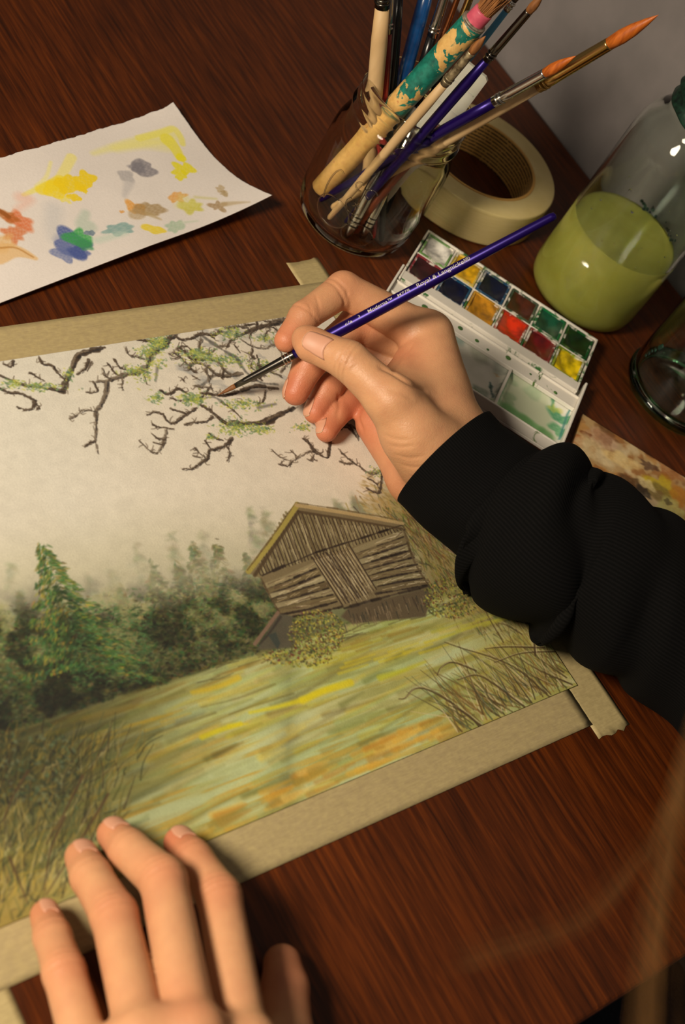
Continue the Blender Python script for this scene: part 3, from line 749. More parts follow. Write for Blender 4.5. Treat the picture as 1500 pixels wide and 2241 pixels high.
    for cx, cy, rx, ry, n in ((740, 285, 50, 36, 130), (690, 330, 50, 30, 60), (630, 415, 50, 22, 50), (180, 490, 110, 18, 70), (318, 430, 20, 26, 26), (900, 545, 60, 28, 110), (730, 545, 34, 20, 40), (930, 345, 90, 34, 100), (1050, 365, 110, 26, 100), (1080, 240, 70, 26, 80), (1140, 575, 90, 26, 80), (1110, 680, 90, 36, 130), (1220, 690, 60, 22, 60), (1240, 262, 60, 20, 40), (1240, 400, 70, 30, 60), (920, 330, 40, 20, 40), (1420, 680, 40, 16, 30), (985, 725, 22, 14, 20), (730, 380, 50, 20, 30), (60, 470, 50, 14, 24), (680, 440, 60, 40, 30)):
        for _ in range(int(n * 1.9)):
            X, Y = cv.to(Z(cx + rx * g.normal(0, .55), cy + ry * g.normal(0, .55)))
            cv.dab(X, Y, g.uniform(.5, 1.3), g.uniform(.3, .7), g.normal(-.4, .8), np.array(ms[g.integers(len(ms))], float), .75 * g.uniform(.5, 1), .7)
    for cx, cy, n in ((700, 1268, 40), (270, 1010, 24)):
        for _ in range(n):
            X, Y = cv.to(Y4(cx + g.normal(0, 28), cy + g.normal(0, 16))); cv.dab(X, Y, g.uniform(.4, 1.1), .4, g.normal(0, .8), ms[g.integers(len(ms))], .6, .7)
    # pigment settling into the paper
    cv.C *= (0.97 + 0.06 * n3)[..., None]
    return cv
M['watercolour'] = attr_mat('watercolour_on_paper', 0.82, 0.18, 1100, 0.3)
cv = paint_landscape()
o = cv.mesh('painting', M['watercolour'], 1.0, 0.42, loc=((PX0 + PX1) / 2, (PY0 + PY1) / 2, 0))
tag(o, 'watercolour landscape on paper with a leaning wooden barn, misty firs and mossy branches', 'painting')
del cv

# ------------------------------------------------------------------ jar of brushes
def glass_mat(name, tint, rough=0.0, ior=1.45):
    m_ = mat(name, tint, rough)
    b = bsdf(m_)
    b.inputs['Transmission Weight'].default_value = 1.0
    b.inputs['IOR'].default_value = ior
    return m_
M['glass'] = glass_mat('clear_jar_glass', (252, 252, 244), 0.0, 1.22)
M['green_glass'] = glass_mat('greenish_glass', (243, 249, 243), 0.0, 1.3)
JC = np.array([570.5, 442.5, 0.0])
def wall_profile(outer, t, floor_z):
    """closed outline of a glass vessel from its outer outline [(r,z)] bottom to top"""
    inner = [(max(r - t, 0.0), max(z, floor_z)) for r, z in outer if r > 1]
    seen = []; out = []
    for r, z in reversed(inner):
        out.append((r, z))
    out = [q for i, q in enumerate(out) if i == 0 or q != out[i - 1]]
    return outer + [(outer[-1][0] - t * 0.5, outer[-1][1] + 0.7)] + out + [(0.0, floor_z)]
jar = thing('glass_jar', 'clear glass canning jar crammed with paintbrushes', 'jar', JC)
outer = [(0, 1.2), (22, 0.8), (28, 0), (31.5, 1.2), (34.3, 4.5), (35.8, 10), (36.5, 20), (36.8, 40), (36.6, 56), (36, 62), (34.4, 67), (32.4, 71), (31.6, 74), (32.0, 75.5), (33.6, 76.6), (33.6, 78.2), (32.0, 79.4),
         (31.7, 81), (32.9, 82.4), (32.9, 83.6), (31.7, 85), (31.6, 87), (32.8, 88.4), (32.8, 89.4), (31.7, 90.8), (31.6, 93), (32.4, 94.4), (32.6, 95.6)]
inn = [(30.0, 95.8), (29.4, 94), (29.4, 76), (30.4, 71), (33.0, 65), (33.6, 58), (33.8, 40), (33.6, 18), (32.6, 9), (30, 5.6), (20, 4.6), (0, 4.4)]
v, f_ = lathe(outer + [(32.2, 96.2), (31.2, 96.5)] + inn, 64, JC)
o = obj('glass_body', v, f_, M['glass'], jar)
# raised emblem moulded into the front of the glass
def on_jar(a, z, r=36.9): return JC + np.array([r * math.cos(a), r * math.sin(a), z])
front = math.atan2(-JC[1], -JC[0])
parts = []
for cx, cz, ra, rb, a0, a1 in ((-.30, 24, .30, 9, 0, 6.28), (.22, 19, .26, 7.5, .4, 6.4), (-.02, 36, .16, 5, 2.4, 5.4), (-.48, 37, .12, 12, 1.2, 4.2), (.1, 48, .10, 3, .4, 4.6), (-.1, 49, .08, 2.6, 1, 5.2)):
    A = np.linspace(a0, a1, 28)
    parts.append(tube([on_jar(front + cx + ra * math.cos(t), cz + rb * math.sin(t)) for t in A], 0.45, 6))
for k in range(5):
    t = k * 6.28 / 5
    parts.append(tube([on_jar(front - .02, 37), on_jar(front - .02 + .07 * math.cos(t), 37 + 3.2 * math.sin(t))], [0.4, 0.15], 6))
obj('moulded_emblem', *merge(*parts), M['glass'], jar)

def brush_line(rim_px, rim_z, tip_px, bot_px, bot_z, clampr=26.0):
    """axis of a brush leaning in the jar: through the mouth, up towards the tip's line of sight, foot inside the glass"""
    P = U(*rim_px, rim_z); d = RAY(*tip_px); tgt = U(*bot_px, bot_z)
    w_ = tgt[:2] - JC[:2]; L = np.linalg.norm(w_)
    if L > clampr: tgt[:2] = JC[:2] + w_ / L * clampr
    best = None
    for s_ in np.arange(560, 1500, 1.0):
        T = CAM + d * s_
        e = T - P
        if e[2] < 8: continue
        Bt = P - e * ((P[2] - bot_z) / e[2])
        r = np.linalg.norm(Bt[:2] - JC[:2])
        c = np.linalg.norm(Bt - tgt) + (50 * (r - clampr) if r > clampr else 0)
        if best is None or c < best[0]: best = (c, T, Bt)
    return best[2], best[1]
def t_at(B, T, px):
    ts = np.linspace(0, 1.05, 400); q = PXL(B + (T - B) * ts[:, None])
    return ts[np.argmin(np.linalg.norm(q - np.array(px), axis=1))]
def section(name, B, T, prof, mt, parent, n=20):
    """turned piece of a brush: prof [(distance along axis mm, radius)]"""
    ax = unit(T - B)
    return obj(name, *lathe([(r, z) for z, r in prof], n, B, ax), mt, parent)
def rings(name, B, T, zs, r, mt, parent):
    ax = unit(T - B)
    obj(name, *merge(*[lathe([(r, z - .5), (r + .35, z - .2), (r + .35, z + .2), (r, z + .5)], 20, B, ax) for z in zs]), mt, parent)
GRP = 'paintbrushes standing in the glass jar'
def make_brush(label, B, T, r_h, hmat, zf=None, zb=None, r_f=None, fmat=None, bmat=None, end_r=None, point=True, ring=True, cat='paintbrush', name='paintbrush'):
    """B foot of handle, T tip; zf, zb: distances where ferrule and bristle begin"""
    L = np.linalg.norm(T - B)
    t = thing(name, label, cat, B, GRP)
    zf = zf or L; er = end_r or r_h * .6
    section('handle', B, T, [(0, 0), (0.5, er * .7), (2, er), (zf * .3, r_h * .86), (zf * .62, r_h), (zf * .86, r_h * 1.02), (zf, (r_f or r_h) * .96), (zf + .2, 0)], hmat, t)
    if fmat and zb:
        section('ferrule', B, T, [(zf - 1, 0), (zf - 1, r_f * 1.05), (zf + (zb - zf) * .3, r_f * 1.02), (zb - 1, r_f * .92), (zb, r_f * .9), (zb, 0)], fmat, t)
        if ring: rings('crimp', B, T, [zf + 2, zf + 4.2], r_f * 1.05, fmat, t)
    if bmat:
        l = L - zb
        pr = [(zb - .5, 0), (zb - .5, r_f * .86), (zb + l * .25, r_f * 1.0), (zb + l * .5, r_f * .86), (zb + l * .75, r_f * .5), (zb + l * .92, r_f * .18), (L, 0)] if point else \
             [(zb - .5, 0), (zb - .5, r_f * .9), (zb + l * .5, r_f * 1.12), (zb + l * .95, r_f * 1.1), (L, 0)]
        section('bristles', B, T, pr, bmat, t)
    return t
def jar_brush(label, rim, rimz, tip, bot, botz, r_h, hmat, fer=None, bri=None, r_f=None, fmat=None, bmat=None, **kw):
    B, T = brush_line(rim, rimz, tip, bot, botz)
    L = np.linalg.norm(T - B)
    return make_brush(label, B, T, r_h, hmat, t_at(B, T, fer) * L if fer else None, t_at(B, T, bri) * L if bri else None, r_f, fmat, bmat, **kw), B, T

# back row, left to right
jar_brush('pale raw wood brush with a plain thick handle, leftmost in the jar', (822, 190), 92, (846, -90), (800, 480), 6, 4.4, M['raw_wood'], (838, 12), (842, -40), 3.9, M['dark_steel'], M['brown_hair'], end_r=3.6)
jar_brush('slim brush with red handle and silver ferrule next to the raw wood one', (843, 190), 92, (868, -160), (770, 500), 6, 2.1, M['red'], (849, 70), (860, -60), 1.7, M['steel'], M['dark_hair'])
jar_brush('black lacquered brush handle standing between red and blue ones', (860, 180), 92, (884, -150), (790, 510), 6, 2.7, M['black'], (874, -20), (880, -90), 2.3, M['steel'], M['dark_hair'])
jar_brush('bright blue lacquered brush with a thick glossy handle', (884, 170), 92, (966, -130), (820, 500), 6, 4.1, M['blue'], (946, -50), (955, -80), 3.7, M['steel'], M['brown_hair'])
jar_brush('brush with a dark handle and long polished silver ferrule', (912, 185), 92, (1010, -120), (835, 490), 6, 2.7, M['black'], (950, 76), (980, -30), 2.9, M['steel'], M['dark_hair'])
jar_brush('slender brush with copper coloured ferrule behind the silver one', (930, 190), 92, (1045, -120), (845, 480), 6, 1.7, M['black'], (965, 108), (1004, -10), 1.8, M['copper'], M['brown_hair'])
jar_brush('small brush with gilt ferrule and tiny bead rings', (950, 200), 92, (1062, -90), (850, 470), 6, 2.0, M['black'], (1006, 66), (1032, -10), 2.3, M['gold'], M['brown_hair'])
jar_brush('thin light blue brush handle half hidden by the peeling one', (962, 212), 92, (1150, -30), (780, 430), 6, 1.9, M['light_blue'], (1110, 20), (1124, 2), 1.8, M['steel'], M['dark_hair'])

# big peeling round brush
def peel_mat():
    m_ = mat('peeling_green_paint', (20, 110, 96), 0.45)
    v_ = coords(m_)
    f1 = noise(m_, v_, 62, 6, 0.62, 0.6)
    f2 = noise(m_, v_, 240, 4, 0.6)
    sx = nd(m_, 'ShaderNodeSeparateXYZ'); lk(m_, v_, sx.inputs[0])
    green = ramp(m_, f2, [(0.3, (10, 76, 66)), (0.7, (30, 128, 110))])
    tan = ramp(m_, f2, [(0.3, (196, 150, 84)), (0.62, (216, 176, 106)), (0.75, (176, 92, 54))])
    # paint worn off at both ends of the handle
    hz = nd(m_, 'ShaderNodeMapRange'); hz.inputs['From Min'].default_value = 0.066; hz.inputs['From Max'].default_value = 0.074
    lk(m_, sx.outputs['Z'], hz.inputs['Value'])
    mul = nd(m_, 'ShaderNodeMath', operation='MULTIPLY'); lk(m_, hz.outputs[0], mul.inputs[0])
    k = ramp(m_, f1, [(0.535, (255, 255, 255)), (0.55, (0, 0, 0))])
    lk(m_, k, mul.inputs[1])
    lk(m_, mixc(m_, mul.outputs[0], tan, green), bsdf(m_).inputs['Base Color'])
    bump(m_, f1, 0.25, 0.0008)
    return m_
M['peel'] = peel_mat()
B, T = brush_line((885, 215), 92, (1110, -30), (688, 410), 12, 25)
L = np.linalg.norm(T - B); zf = t_at(B, T, (1052, 62)) * L; zb = t_at(B, T, (1072, 32)) * L
t = thing('paintbrush', 'thick old brush with peeling green paint and a pink collar', 'paintbrush', B, GRP)
section('handle', B, T, [(0, 0), (.5, 5), (2, 6.2), (30, 6.6), (70, 6.9), (zf - 4, 7.2), (zf - .5, 7.2), (zf, 6.6), (zf, 0)], M['peel'], t, 28)
M['old_metal'] = noisy('dull_zinc', (170, 158, 140), (120, 108, 92), 400, 0.6, metal=0.5, bmp=.3)
rings('binding_ring', B, T, [zf - .6, zf + .6], 6.9, M['old_metal'], t)
section('ferrule', B, T, [(zf - 1, 0), (zf - 1, 5.6), (zf + 1, 5.6), (zb - 1, 5.5), (zb, 5.2), (zb, 0)], M['pink'], t, 28)
ax = unit(T - B); e1 = unit(np.cross(ax, [0, 0, 1])); e2 = np.cross(ax, e1); hp = []
for k in range(150):
    a = rng.uniform(0, 6.28); r = 4.6 * math.sqrt(rng.random()); q0 = B + ax * (zb - 2) + r * (math.cos(a) * e1 + math.sin(a) * e2)
    sp = 1 + .45 * rng.random(); ln = (L - zb) * rng.uniform(.7, 1.0)
    q1 = q0 + ax * ln * .5 + (sp - 1) * .5 * r * (math.cos(a) * e1 + math.sin(a) * e2)
    q2 = q0 + ax * ln + (sp - 1) * 1.4 * r * (math.cos(a) * e1 + math.sin(a) * e2)
    hp.append(tube([q0, q1, q2], [.55, .5, .15], 5, False))
obj('bristles', *merge(*hp), M['brown_hair'], t)

# front row, leaning towards the wall
crust = noisy('paint_crusted_metal', (190, 176, 140), (70, 58, 42), 260, 0.4, metal=0.7, bmp=.8)
jar_brush('raw wood brush with a paint crusted ferrule and brown tip', (888, 283), 94, (1064, 78), (676, 462), 7, 2.7, M['raw_wood'], (982, 186), (1036, 116), 2.4, crust, M['brown_hair'])
jar_brush('purple brush with a long dark ferrule pointing past the pink collar', (928, 290), 94, (1192, -14), (690, 440), 7, 2.9, M['purple'], (1064, 124), (1155, 22), 2.3, M['dark_steel'], M['brown_hair'])
jar_brush('purple brush with bright silver ferrule and short orange tip', (952, 296), 94, (1262, 122), (720, 455), 7, 3.1, M['purple'], (1082, 216), (1194, 158), 2.9, M['steel'], M['orange_hair'])
jar_brush('large pale handled brush with pointed orange bristles, farthest out of the jar', (985, 302), 94, (1443, 32), (745, 470), 7, 3.4, M['raw_wood'], (1180, 185), (1330, 88), 3.6, M['gold'], M['orange_hair'])
# things with their metal ends down in the jar
B, T = brush_line((960, 275), 92, (1010, 215), (790, 520), 6)
make_brush('brown handled tool leaning low inside the jar', B, B + (T - B) * .8, 3.2, mat('brown_lacquer', (110, 48, 28), .3), end_r=4.6, cat='tool', name='wooden_handle')
for k, (bx, by, rx, ry) in enumerate(((758, 520, 905, 232), (792, 522, 925, 236))):
    B_ = U(bx, by, 6); T_ = U(rx, ry, 88)
    t = thing('metal_pen', ('silver metal pen resting on the jar bottom beside the brown tool', 'silver metal pen nearest the tape roll inside the jar')[k], 'pen', B_, 'silver pens in the jar')
    Lp = np.linalg.norm(T_ - B_)
    section('barrel', B_, T_, [(0, 0), (0.4, 1.6), (8, 3.1), (30, 3.4), (Lp, 3.2), (Lp, 0)], M['steel'], t)
    rings('grip_ring', B_, T_, [9, 12, 15, 32], 3.2, M['dark_steel'], t)
# white plastic scraper standing behind the purple brushes
a0 = U(945, 262, 92)
def scr(x, y, z): return U(x, y, z)
sc = thing('plastic_scraper', 'flat white plastic scraper with a stepped end in the jar', 'scraper', a0, GRP)
Bq, Tq = brush_line((960, 262), 90, (1046, 152), (800, 470), 8)
ax = unit(Tq - Bq); side = unit(np.cross(ax, RAY(1000, 200))); nrm = np.cross(ax, side); Ls = np.linalg.norm(Tq - Bq)
def pl(l, w_): return Bq + ax * l + side * w_
out = [(10, -6), (10, 6), (Ls - 34, 9), (Ls - 13, 9.5), (Ls - 12, 8), (Ls - 1.5, 8), (Ls, 6.5), (Ls, -6), (Ls - 1.5, -8), (Ls - 34, -9)]
V = [pl(l, w_) - nrm * 1.1 for l, w_ in out] + [pl(l, w_) + nrm * 1.1 for l, w_ in out]; n = len(out)
F = [tuple(reversed(range(n))), tuple(range(n, 2 * n))] + [(i, (i + 1) % n, n + (i + 1) % n, n + i) for i in range(n)]
M['scraper'] = noisy('milky_plastic', (196, 188, 174), (184, 176, 162), 90, 0.4, Subsurface_Weight=0.2)
obj('blade', V, F, M['scraper'], sc, False)
gx = [boxv(pl(Ls - 30, -6.5) - nrm * 1.6, ax * 1.0, side * 13, nrm * 3.2), boxv(pl(Ls - 14, -7) - nrm * 1.5, ax * .8, side * 14, nrm * 3.0)]
obj('rib', *merge(*gx), M['scraper'], sc, False)

# ------------------------------------------------------------------ roll of masking tape
RC = np.array([679.0, 460.8, 0.0])
roll = thing('tape_roll', 'thick roll of cream masking tape lying beside the jar', 'tape roll', RC)
def rollside():
    m_ = mat('tape_roll_layers', (206, 186, 128), 0.55)
    f = noise(m_, coords(m_, (1, 1, 30)), 60, 3, .5)
    lk(m_, ramp(m_, f, [(0.3, (200, 180, 120)), (0.7, (212, 194, 138))]), bsdf(m_).inputs['Base Color'])
    return m_
M['roll'] = rollside()
o = obj('tape_layers', *lathe([(39.6, 0.2), (53.6, 0.2), (54.6, 1.0), (54.7, 2), (54.7, 24.2), (54.6, 25.2), (53.8, 25.9), (39.6, 25.9)], 96, RC, closed=True), M['roll'], roll); sharp(o, 50)
def core_mat():
    m_ = mat('printed_cardboard_core', (186, 140, 70), 0.7)
    tc = nd(m_, 'ShaderNodeTexCoord'); sx = nd(m_, 'ShaderNodeSeparateXYZ'); lk(m_, tc.outputs['Object'], sx.inputs[0])
    at = nd(m_, 'ShaderNodeMath', operation='ARCTAN2'); lk(m_, sx.outputs['Y'], at.inputs[0]); lk(m_, sx.outputs['X'], at.inputs[1])
    cb = nd(m_, 'ShaderNodeCombineXYZ'); lk(m_, at.outputs[0], cb.inputs[0]); lk(m_, sx.outputs['Z'], cb.inputs[1])
    mp = nd(m_, 'ShaderNodeMapping'); mp.inputs['Scale'].default_value = (38, 560, 1); lk(m_, cb.outputs[0], mp.inputs[0])
    w_ = nd(m_, 'ShaderNodeTexNoise'); w_.inputs['Scale'].default_value = 1.0; w_.inputs['Detail'].default_value = 2; lk(m_, mp.outputs[0], w_.inputs['Vector'])
    rows = nd(m_, 'ShaderNodeMath', operation='SINE'); mz = nd(m_, 'ShaderNodeMath', operation='MULTIPLY'); mz.inputs[1].default_value = 2600
    lk(m_, sx.outputs['Z'], mz.inputs[0]); lk(m_, mz.outputs[0], rows.inputs[0])
    txt = ramp(m_, rows.outputs[0], [(0.0, (0, 0, 0)), (0.25, (255, 255, 255))])
    ink = mixc(m_, 1.0, txt, ramp(m_, w_.outputs['Fac'], [(0.36, (0, 0, 0)), (0.44, (255, 255, 255))]), 'MULTIPLY')
    base = mixc(m_, ink, (196, 150, 76), (54, 38, 22))
    lk(m_, base, bsdf(m_).inputs['Base Color'])
    return m_
M['core'] = core_mat()
o = obj('cardboard_core', *lathe([(38.0, 0.3), (39.7, 0.3), (39.7, 26.3), (38.0, 26.3)], 96, RC, closed=True), M['core'], roll); sharp(o, 50)

# ------------------------------------------------------------------ water jars
def droplets(parent, C, r, spots, mt):
    ps = []
    for a, z, s_ in spots:
        c = C + np.array([r * math.cos(a), r * math.sin(a), z])
        nrm = unit([math.cos(a), math.sin(a), 0]); sd = np.array([-nrm[1], nrm[0], 0]); up = np.array([0, 0, 1.])
        V = []; F = []; n = 10
        for i, (rr, hh) in enumerate(((1, 0), (.8, .35), (.4, .55))):
            for k in range(n):
                t_ = k * 6.283 / n; V.append(c + s_ * (rr * (math.cos(t_) * sd * .8 + math.sin(t_) * up) + hh * nrm))
        for i in range(2):
            for k in range(n): F.append((i * n + k, i * n + (k + 1) % n, (i + 1) * n + (k + 1) % n, (i + 1) * n + k))
        F.append(tuple(range(2 * n, 3 * n)))
        ps.append((np.array(V), F))
    obj('water_drops', *merge(*ps), mt, parent)
BC = np.array([710.2, 361.0, 0.0])
def bottle_glass(C, parent, R=37.0, sc=1.0):
    k = R / 37.0
    outer = [(0, 2.0), (24 * k, 1.4), (30 * k, 0), (33.5 * k, 1.2), (36 * k, 5), (36.9 * k, 11), (37 * k, 30), (37 * k, 118), (36.4 * k, 126), (34.2 * k, 133), (30.5 * k, 138.5), (27.6 * k, 141.5), (26.6 * k, 144), (27.4 * k, 145.6), (28.2 * k, 147), (27.4 * k, 148.6), (26.4 * k, 150), (26.4 * k, 166), (27, 168)]
    inn = [(24.4, 168), (23.8 * k, 164), (23.8 * k, 144), (28 * k, 136.5), (32 * k, 130.5), (34 * k, 124), (34.5 * k, 116), (34.5 * k, 30), (34.4 * k, 12), (33 * k, 7.4), (29 * k, 5.2), (0, 5.0)]
    return obj('glass_body', *lathe(outer + inn, 72, C), M['green_glass'], parent)
bt = thing('water_jar', 'tall glass jar half full of cloudy yellow green rinse water', 'jar', BC)
bottle_glass(BC, bt)
def murky():
    m_ = mat('murky_paint_water', (186, 182, 76), 0.12)
    f = noise(m_, coords(m_), 28, 3, .5, .6)
    lk(m_, ramp(m_, f, [(0.35, (164, 162, 76)), (0.65, (180, 176, 92))]), bsdf(m_).inputs['Base Color'])
    bsdf(m_).inputs['Subsurface Weight'].default_value = 0.35
    bsdf(m_).inputs['Subsurface Radius'].default_value = (0.012, 0.011, 0.004)
    bsdf(m_).inputs['IOR'].default_value = 1.33
    return m_
M['murky'] = murky()
obj('cloudy_water', *lathe([(0, 2.2), (28, 1.9), (32.4, 2.8), (35.2, 6.2), (36.2, 12), (36.4, 30), (36.4, 56.2), (34, 55.8), (0, 55.6)], 72, BC), M['murky'], bt)
M['green_paint'] = noisy('dried_green_paint', (26, 62, 46), (10, 26, 22), 300, 0.5, bmp=.6)
fa = math.atan2(-BC[1], -BC[0])
# dried paint round the mouth, lumpy
V, F = [], []
nn, mm = 72, 9
for j in range(mm):
    for k in range(nn):
        a = k * 6.2832 / nn; z = 143.5 + j * 3.0 + 1.2 * math.sin(3 * a + j) * (j == 0)
        r = 27.0 + 1.0 * (0.5 + .5 * math.sin(7 * a + 1.9 * j) * math.sin(4.1 * a - j)) + (1.3 if j in (1, 4, 6) else 0)
        V.append(BC + [r * math.cos(a), r * math.sin(a), z])
for j in range(mm - 1):
    for k in range(nn): F.append((j * nn + k, j * nn + (k + 1) % nn, (j + 1) * nn + (k + 1) % nn, (j + 1) * nn + k))
obj('paint_stained_rim', V, F, M['green_paint'], bt)
g_ = np.random.default_rng(3)
sp = [(fa + g_.uniform(-.9, .9), g_.uniform(58, 112), g_.uniform(.7, 1.5)) for _ in range(16)]
M['drop'] = glass_mat('water_drop', (250, 252, 250), 0, 1.33)
droplets(bt, BC, 37.0, sp, M['drop'])
fk = lambda x, y: math.atan2(*(U(x, y, 58) - BC)[1::-1])
droplets_dark = [(fk(1402, 474) + g_.normal(0, .10), 59 + g_.normal(0, 1.8), g_.uniform(.5, 1.5)) for k in range(14)] + [(fk(1446, 508) + g_.normal(0, .12), 58.5 + g_.normal(0, 1.5), g_.uniform(.5, 1.3)) for k in range(12)]
ps = []
for a, z, s_ in droplets_dark:
    ps.append(lathe([(0, -.1), (s_, 0), (s_ * .6, .3), (0, .4)], 9, BC + np.array([34.3 * math.cos(a), 34.3 * math.sin(a), z]), (-math.cos(a), -math.sin(a), 0)))
obj('paint_fleck', *merge(*ps), M['green_paint'], bt)

JC2 = np.array([727.1, 272.6, 0.0])
b2 = thing('empty_jar', 'clear empty glass jar with green tinted base at the picture edge', 'jar', JC2)
bottle_glass(JC2, b2, 35.5)
M['tinted_base'] = glass_mat('green_base_glass', (150, 218, 165), .02)
obj('base_rim', *lathe([(30.5, 0.3), (34.6, 1.0), (36.2, 4.4), (36.4, 7.2), (35.7, 7.4), (35.4, 4.8), (33.6, 2.0), (30.5, 1.2)], 72, JC2, closed=True), M['tinted_base'], b2)
fb = math.atan2(-JC2[1], -JC2[0])
ps = [lathe([(0, -.1), (s_, 0), (s_ * .6, .3), (0, .4)], 9, JC2 + np.array([35.6 * math.cos(fb + a), 35.6 * math.sin(fb + a), z]), (math.cos(fb + a), math.sin(fb + a), 0)) for a, z, s_ in ((-.95, 22, 1.2), (-.92, 25, 1.6), (-.9, 28, 1.3), (-.85, 31, 1.5), (-.8, 35, 2.2), (-.78, 37, 1.8))]
obj('paint_fleck', *merge(*ps), M['green_paint'], b2)

# ------------------------------------------------------------------ colour test sheet
def swatch():
    c0 = U(0, 670); T0 = U(375, 245); R0 = U(578, 462)
    ex = unit(R0 - c0); ex[2] = 0; ex = unit(ex); ey = np.array([-ex[1], ex[0], 0])
    org = np.array([R0[0], R0[1], 0])
    W, Hh = 250.0, 86.0
    cv = Canvas(-W, 0, 0, Hh, 0.55, (226, 218, 212))
    cv.to = lambda q: (lambda d: (d @ ex, d @ ey))(U(q[0], q[1], 3.0) - org)
    Z = lambda x, y: (x / 2.4194, 220 + y / 2.4194)
    n1 = cv.vnoise(30, 21)
    cv.C *= (0.97 + .05 * n1)[..., None]
    def bl(x, y, r, col, a=.8, soft=.15, rx=1.0, ang=0.0, seed=0, amp=.35):
        X, Y = cv.to(Z(x, y)); cv.blob(X, Y, r, col, a, soft, 6, amp, rx, ang, seed)
    def st(pts, r0, r1, col, a=.7, soft=.6): cv.line([Z(*p) for p in pts], r0, r1, col, a, soft)
    Yl = (238, 206, 8)
    st([(130, 485), (200, 455), (260, 430)], 1.2, 2.4, (238, 226, 90), .6); st([(200, 440), (250, 390), (275, 310)], 1.4, .9, (240, 232, 130), .55); st([(320, 400), (350, 350), (385, 285)], 2.6, 3, (240, 228, 110), .6); st([(225, 460), (270, 440), (330, 410)], 3.4, 4.2, (240, 216, 40), .7)
    bl(300, 455, 6.5, (240, 214, 30), .9, .12, 1.3, .2, 1); bl(365, 430, 7, Yl, .9, .12, 1.2, 0, 2); bl(452, 410, 6.8, Yl, .95, .1, 1.1, .4, 3); bl(448, 455, 3, Yl, .95, .12, .8, 0, 4); bl(398, 498, 3.2, Yl, .95, .12, 1.3, -.5, 5); bl(355, 510, 3, (240, 224, 80), .7, .2, 1, 0, 6)
    st([(500, 265), (620, 230), (760, 205), (900, 180)], 1.5, 5.5, (232, 226, 130), .55, 1.5); st([(620, 240), (760, 220), (880, 230)], 3, 4.6, (234, 226, 120), .4, 2); st([(740, 190), (860, 165), (920, 150), (960, 190), (970, 220)], 2.4, 2.0, (232, 224, 96), .7); st([(890, 200), (930, 240), (960, 290)], 4.6, 3.0, (232, 222, 60), .75)
    bl(965, 290, 3.6, (236, 224, 20), .85, .15, 1, 0, 7); bl(985, 345, 5.6, (232, 220, 18), .9, .12, 1.1, .2, 8); bl(960, 378, 4, (230, 218, 20), .9, .12, 1.4, 0, 9)
    bl(765, 345, 6.8, (128, 124, 132), .9, .14, 1.3, -.1, 10); bl(735, 340, 5, (116, 114, 124), .7, .3, 1.2, 0, 11); bl(675, 385, 5.4, (166, 162, 164), .8, .25, 1, .3, 12); st([(690, 420), (665, 490)], 3, 1.4, (190, 186, 186), .6, 1.2)
    st([(120, 500), (160, 510), (100, 560)], 4, 2, (232, 180, 162), .5, 2); bl(110, 620, 7.4, (214, 98, 44), .8, .3, 1, .8, 13); bl(80, 690, 6.5, (204, 96, 38), .75, .3, 1.2, .4, 14); bl(50, 600, 4.6, (170, 90, 26), .8, .3, 1.4, -.6, 15); bl(20, 740, 6, (220, 176, 110), .8, .4, 1.6, .3, 16)
    st([(-20, 800), (60, 780), (130, 795), (190, 825)], 7, 1.5, (222, 180, 120), .75, .6); st([(0, 765), (90, 765), (180, 818)], .6, .5, (176, 120, 50), .7, .4); st([(-10, 560), (30, 585), (50, 600)], 1.5, 1.5, (150, 84, 26), .9, .3)
    st([(290, 560), (285, 640), (300, 720)], 5, 4, (196, 196, 198), .5, 3); st([(460, 580), (440, 640), (470, 650)], 2.5, 5, (176, 194, 178), .6, 1.5)
    bl(385, 750, 11, (66, 84, 150), .9, .14, 1, .7, 17, .4); bl(350, 800, 7, (98, 112, 164), .8, .14, 1.1, 0, 18); bl(420, 800, 6, (60, 78, 146), .8, .2, 1, 0, 19); bl(340, 740, 7, (120, 128, 172), .5, .5, 1, 0, 20)
    bl(420, 720, 7, (52, 158, 74), .9, .2, 1.3, .5, 22, .35); bl(450, 760, 5, (60, 140, 90), .8, .25, 1, 0, 23); bl(480, 690, 2.5, (78, 104, 130), .8, .2, 1.3, 0, 24)
    bl(635, 675, 5, (118, 160, 158), .85, .15, 2.0, -.15, 25); st([(520, 735), (600, 715), (660, 700)], 2.5, 2, (190, 208, 194), .6, 1.5)
    bl(725, 555, 5.2, (226, 152, 54), .85, .2, 1.3, .7, 26, .4); bl(652, 574, 1.3, (222, 150, 60), .8, .3, 1.3, 0, 27); bl(795, 565, 6.8, (160, 132, 86), .85, .2, 1.4, -.1, 28, .45); bl(730, 590, 5, (178, 152, 110), .7, .3, 1.3, 0, 29); st([(790, 590), (850, 625)], 2, .8, (182, 158, 112), .7, .8)
    bl(812, 685, 4.6, (230, 204, 40), .9, .14, 1.4, -.5, 30); bl(925, 675, 4.6, (162, 188, 160), .8, .2, 1.7, .3, 31); st([(950, 655), (1040, 650)], 1.2, .6, (190, 204, 180), .6, .8)
    bl(945, 500, 4, (226, 158, 70), .85, .2, 1.8, .3, 32, .4); bl(1010, 560, 6.2, (200, 194, 62), .85, .25, 1.4, .1, 33, .4); bl(985, 530, 7, (218, 214, 130), .5, .5, 1.3, 0, 34); st([(1040, 505), (1140, 525)], 1.2, 1, (206, 200, 130), .6, .9)
    bl(1170, 470, 3.6, (184, 160, 118), .8, .25, 1, 0, 35, .5); bl(1185, 500, 2.8, (168, 142, 94), .85, .25, 1, 0, 36, .5); bl(1150, 572, 4.2, (160, 130, 88), .85, .2, 1.5, .1, 37, .5); st([(1180, 565), (1240, 568), (1300, 578)], 2.4, .5, (188, 166, 126), .7, .8)
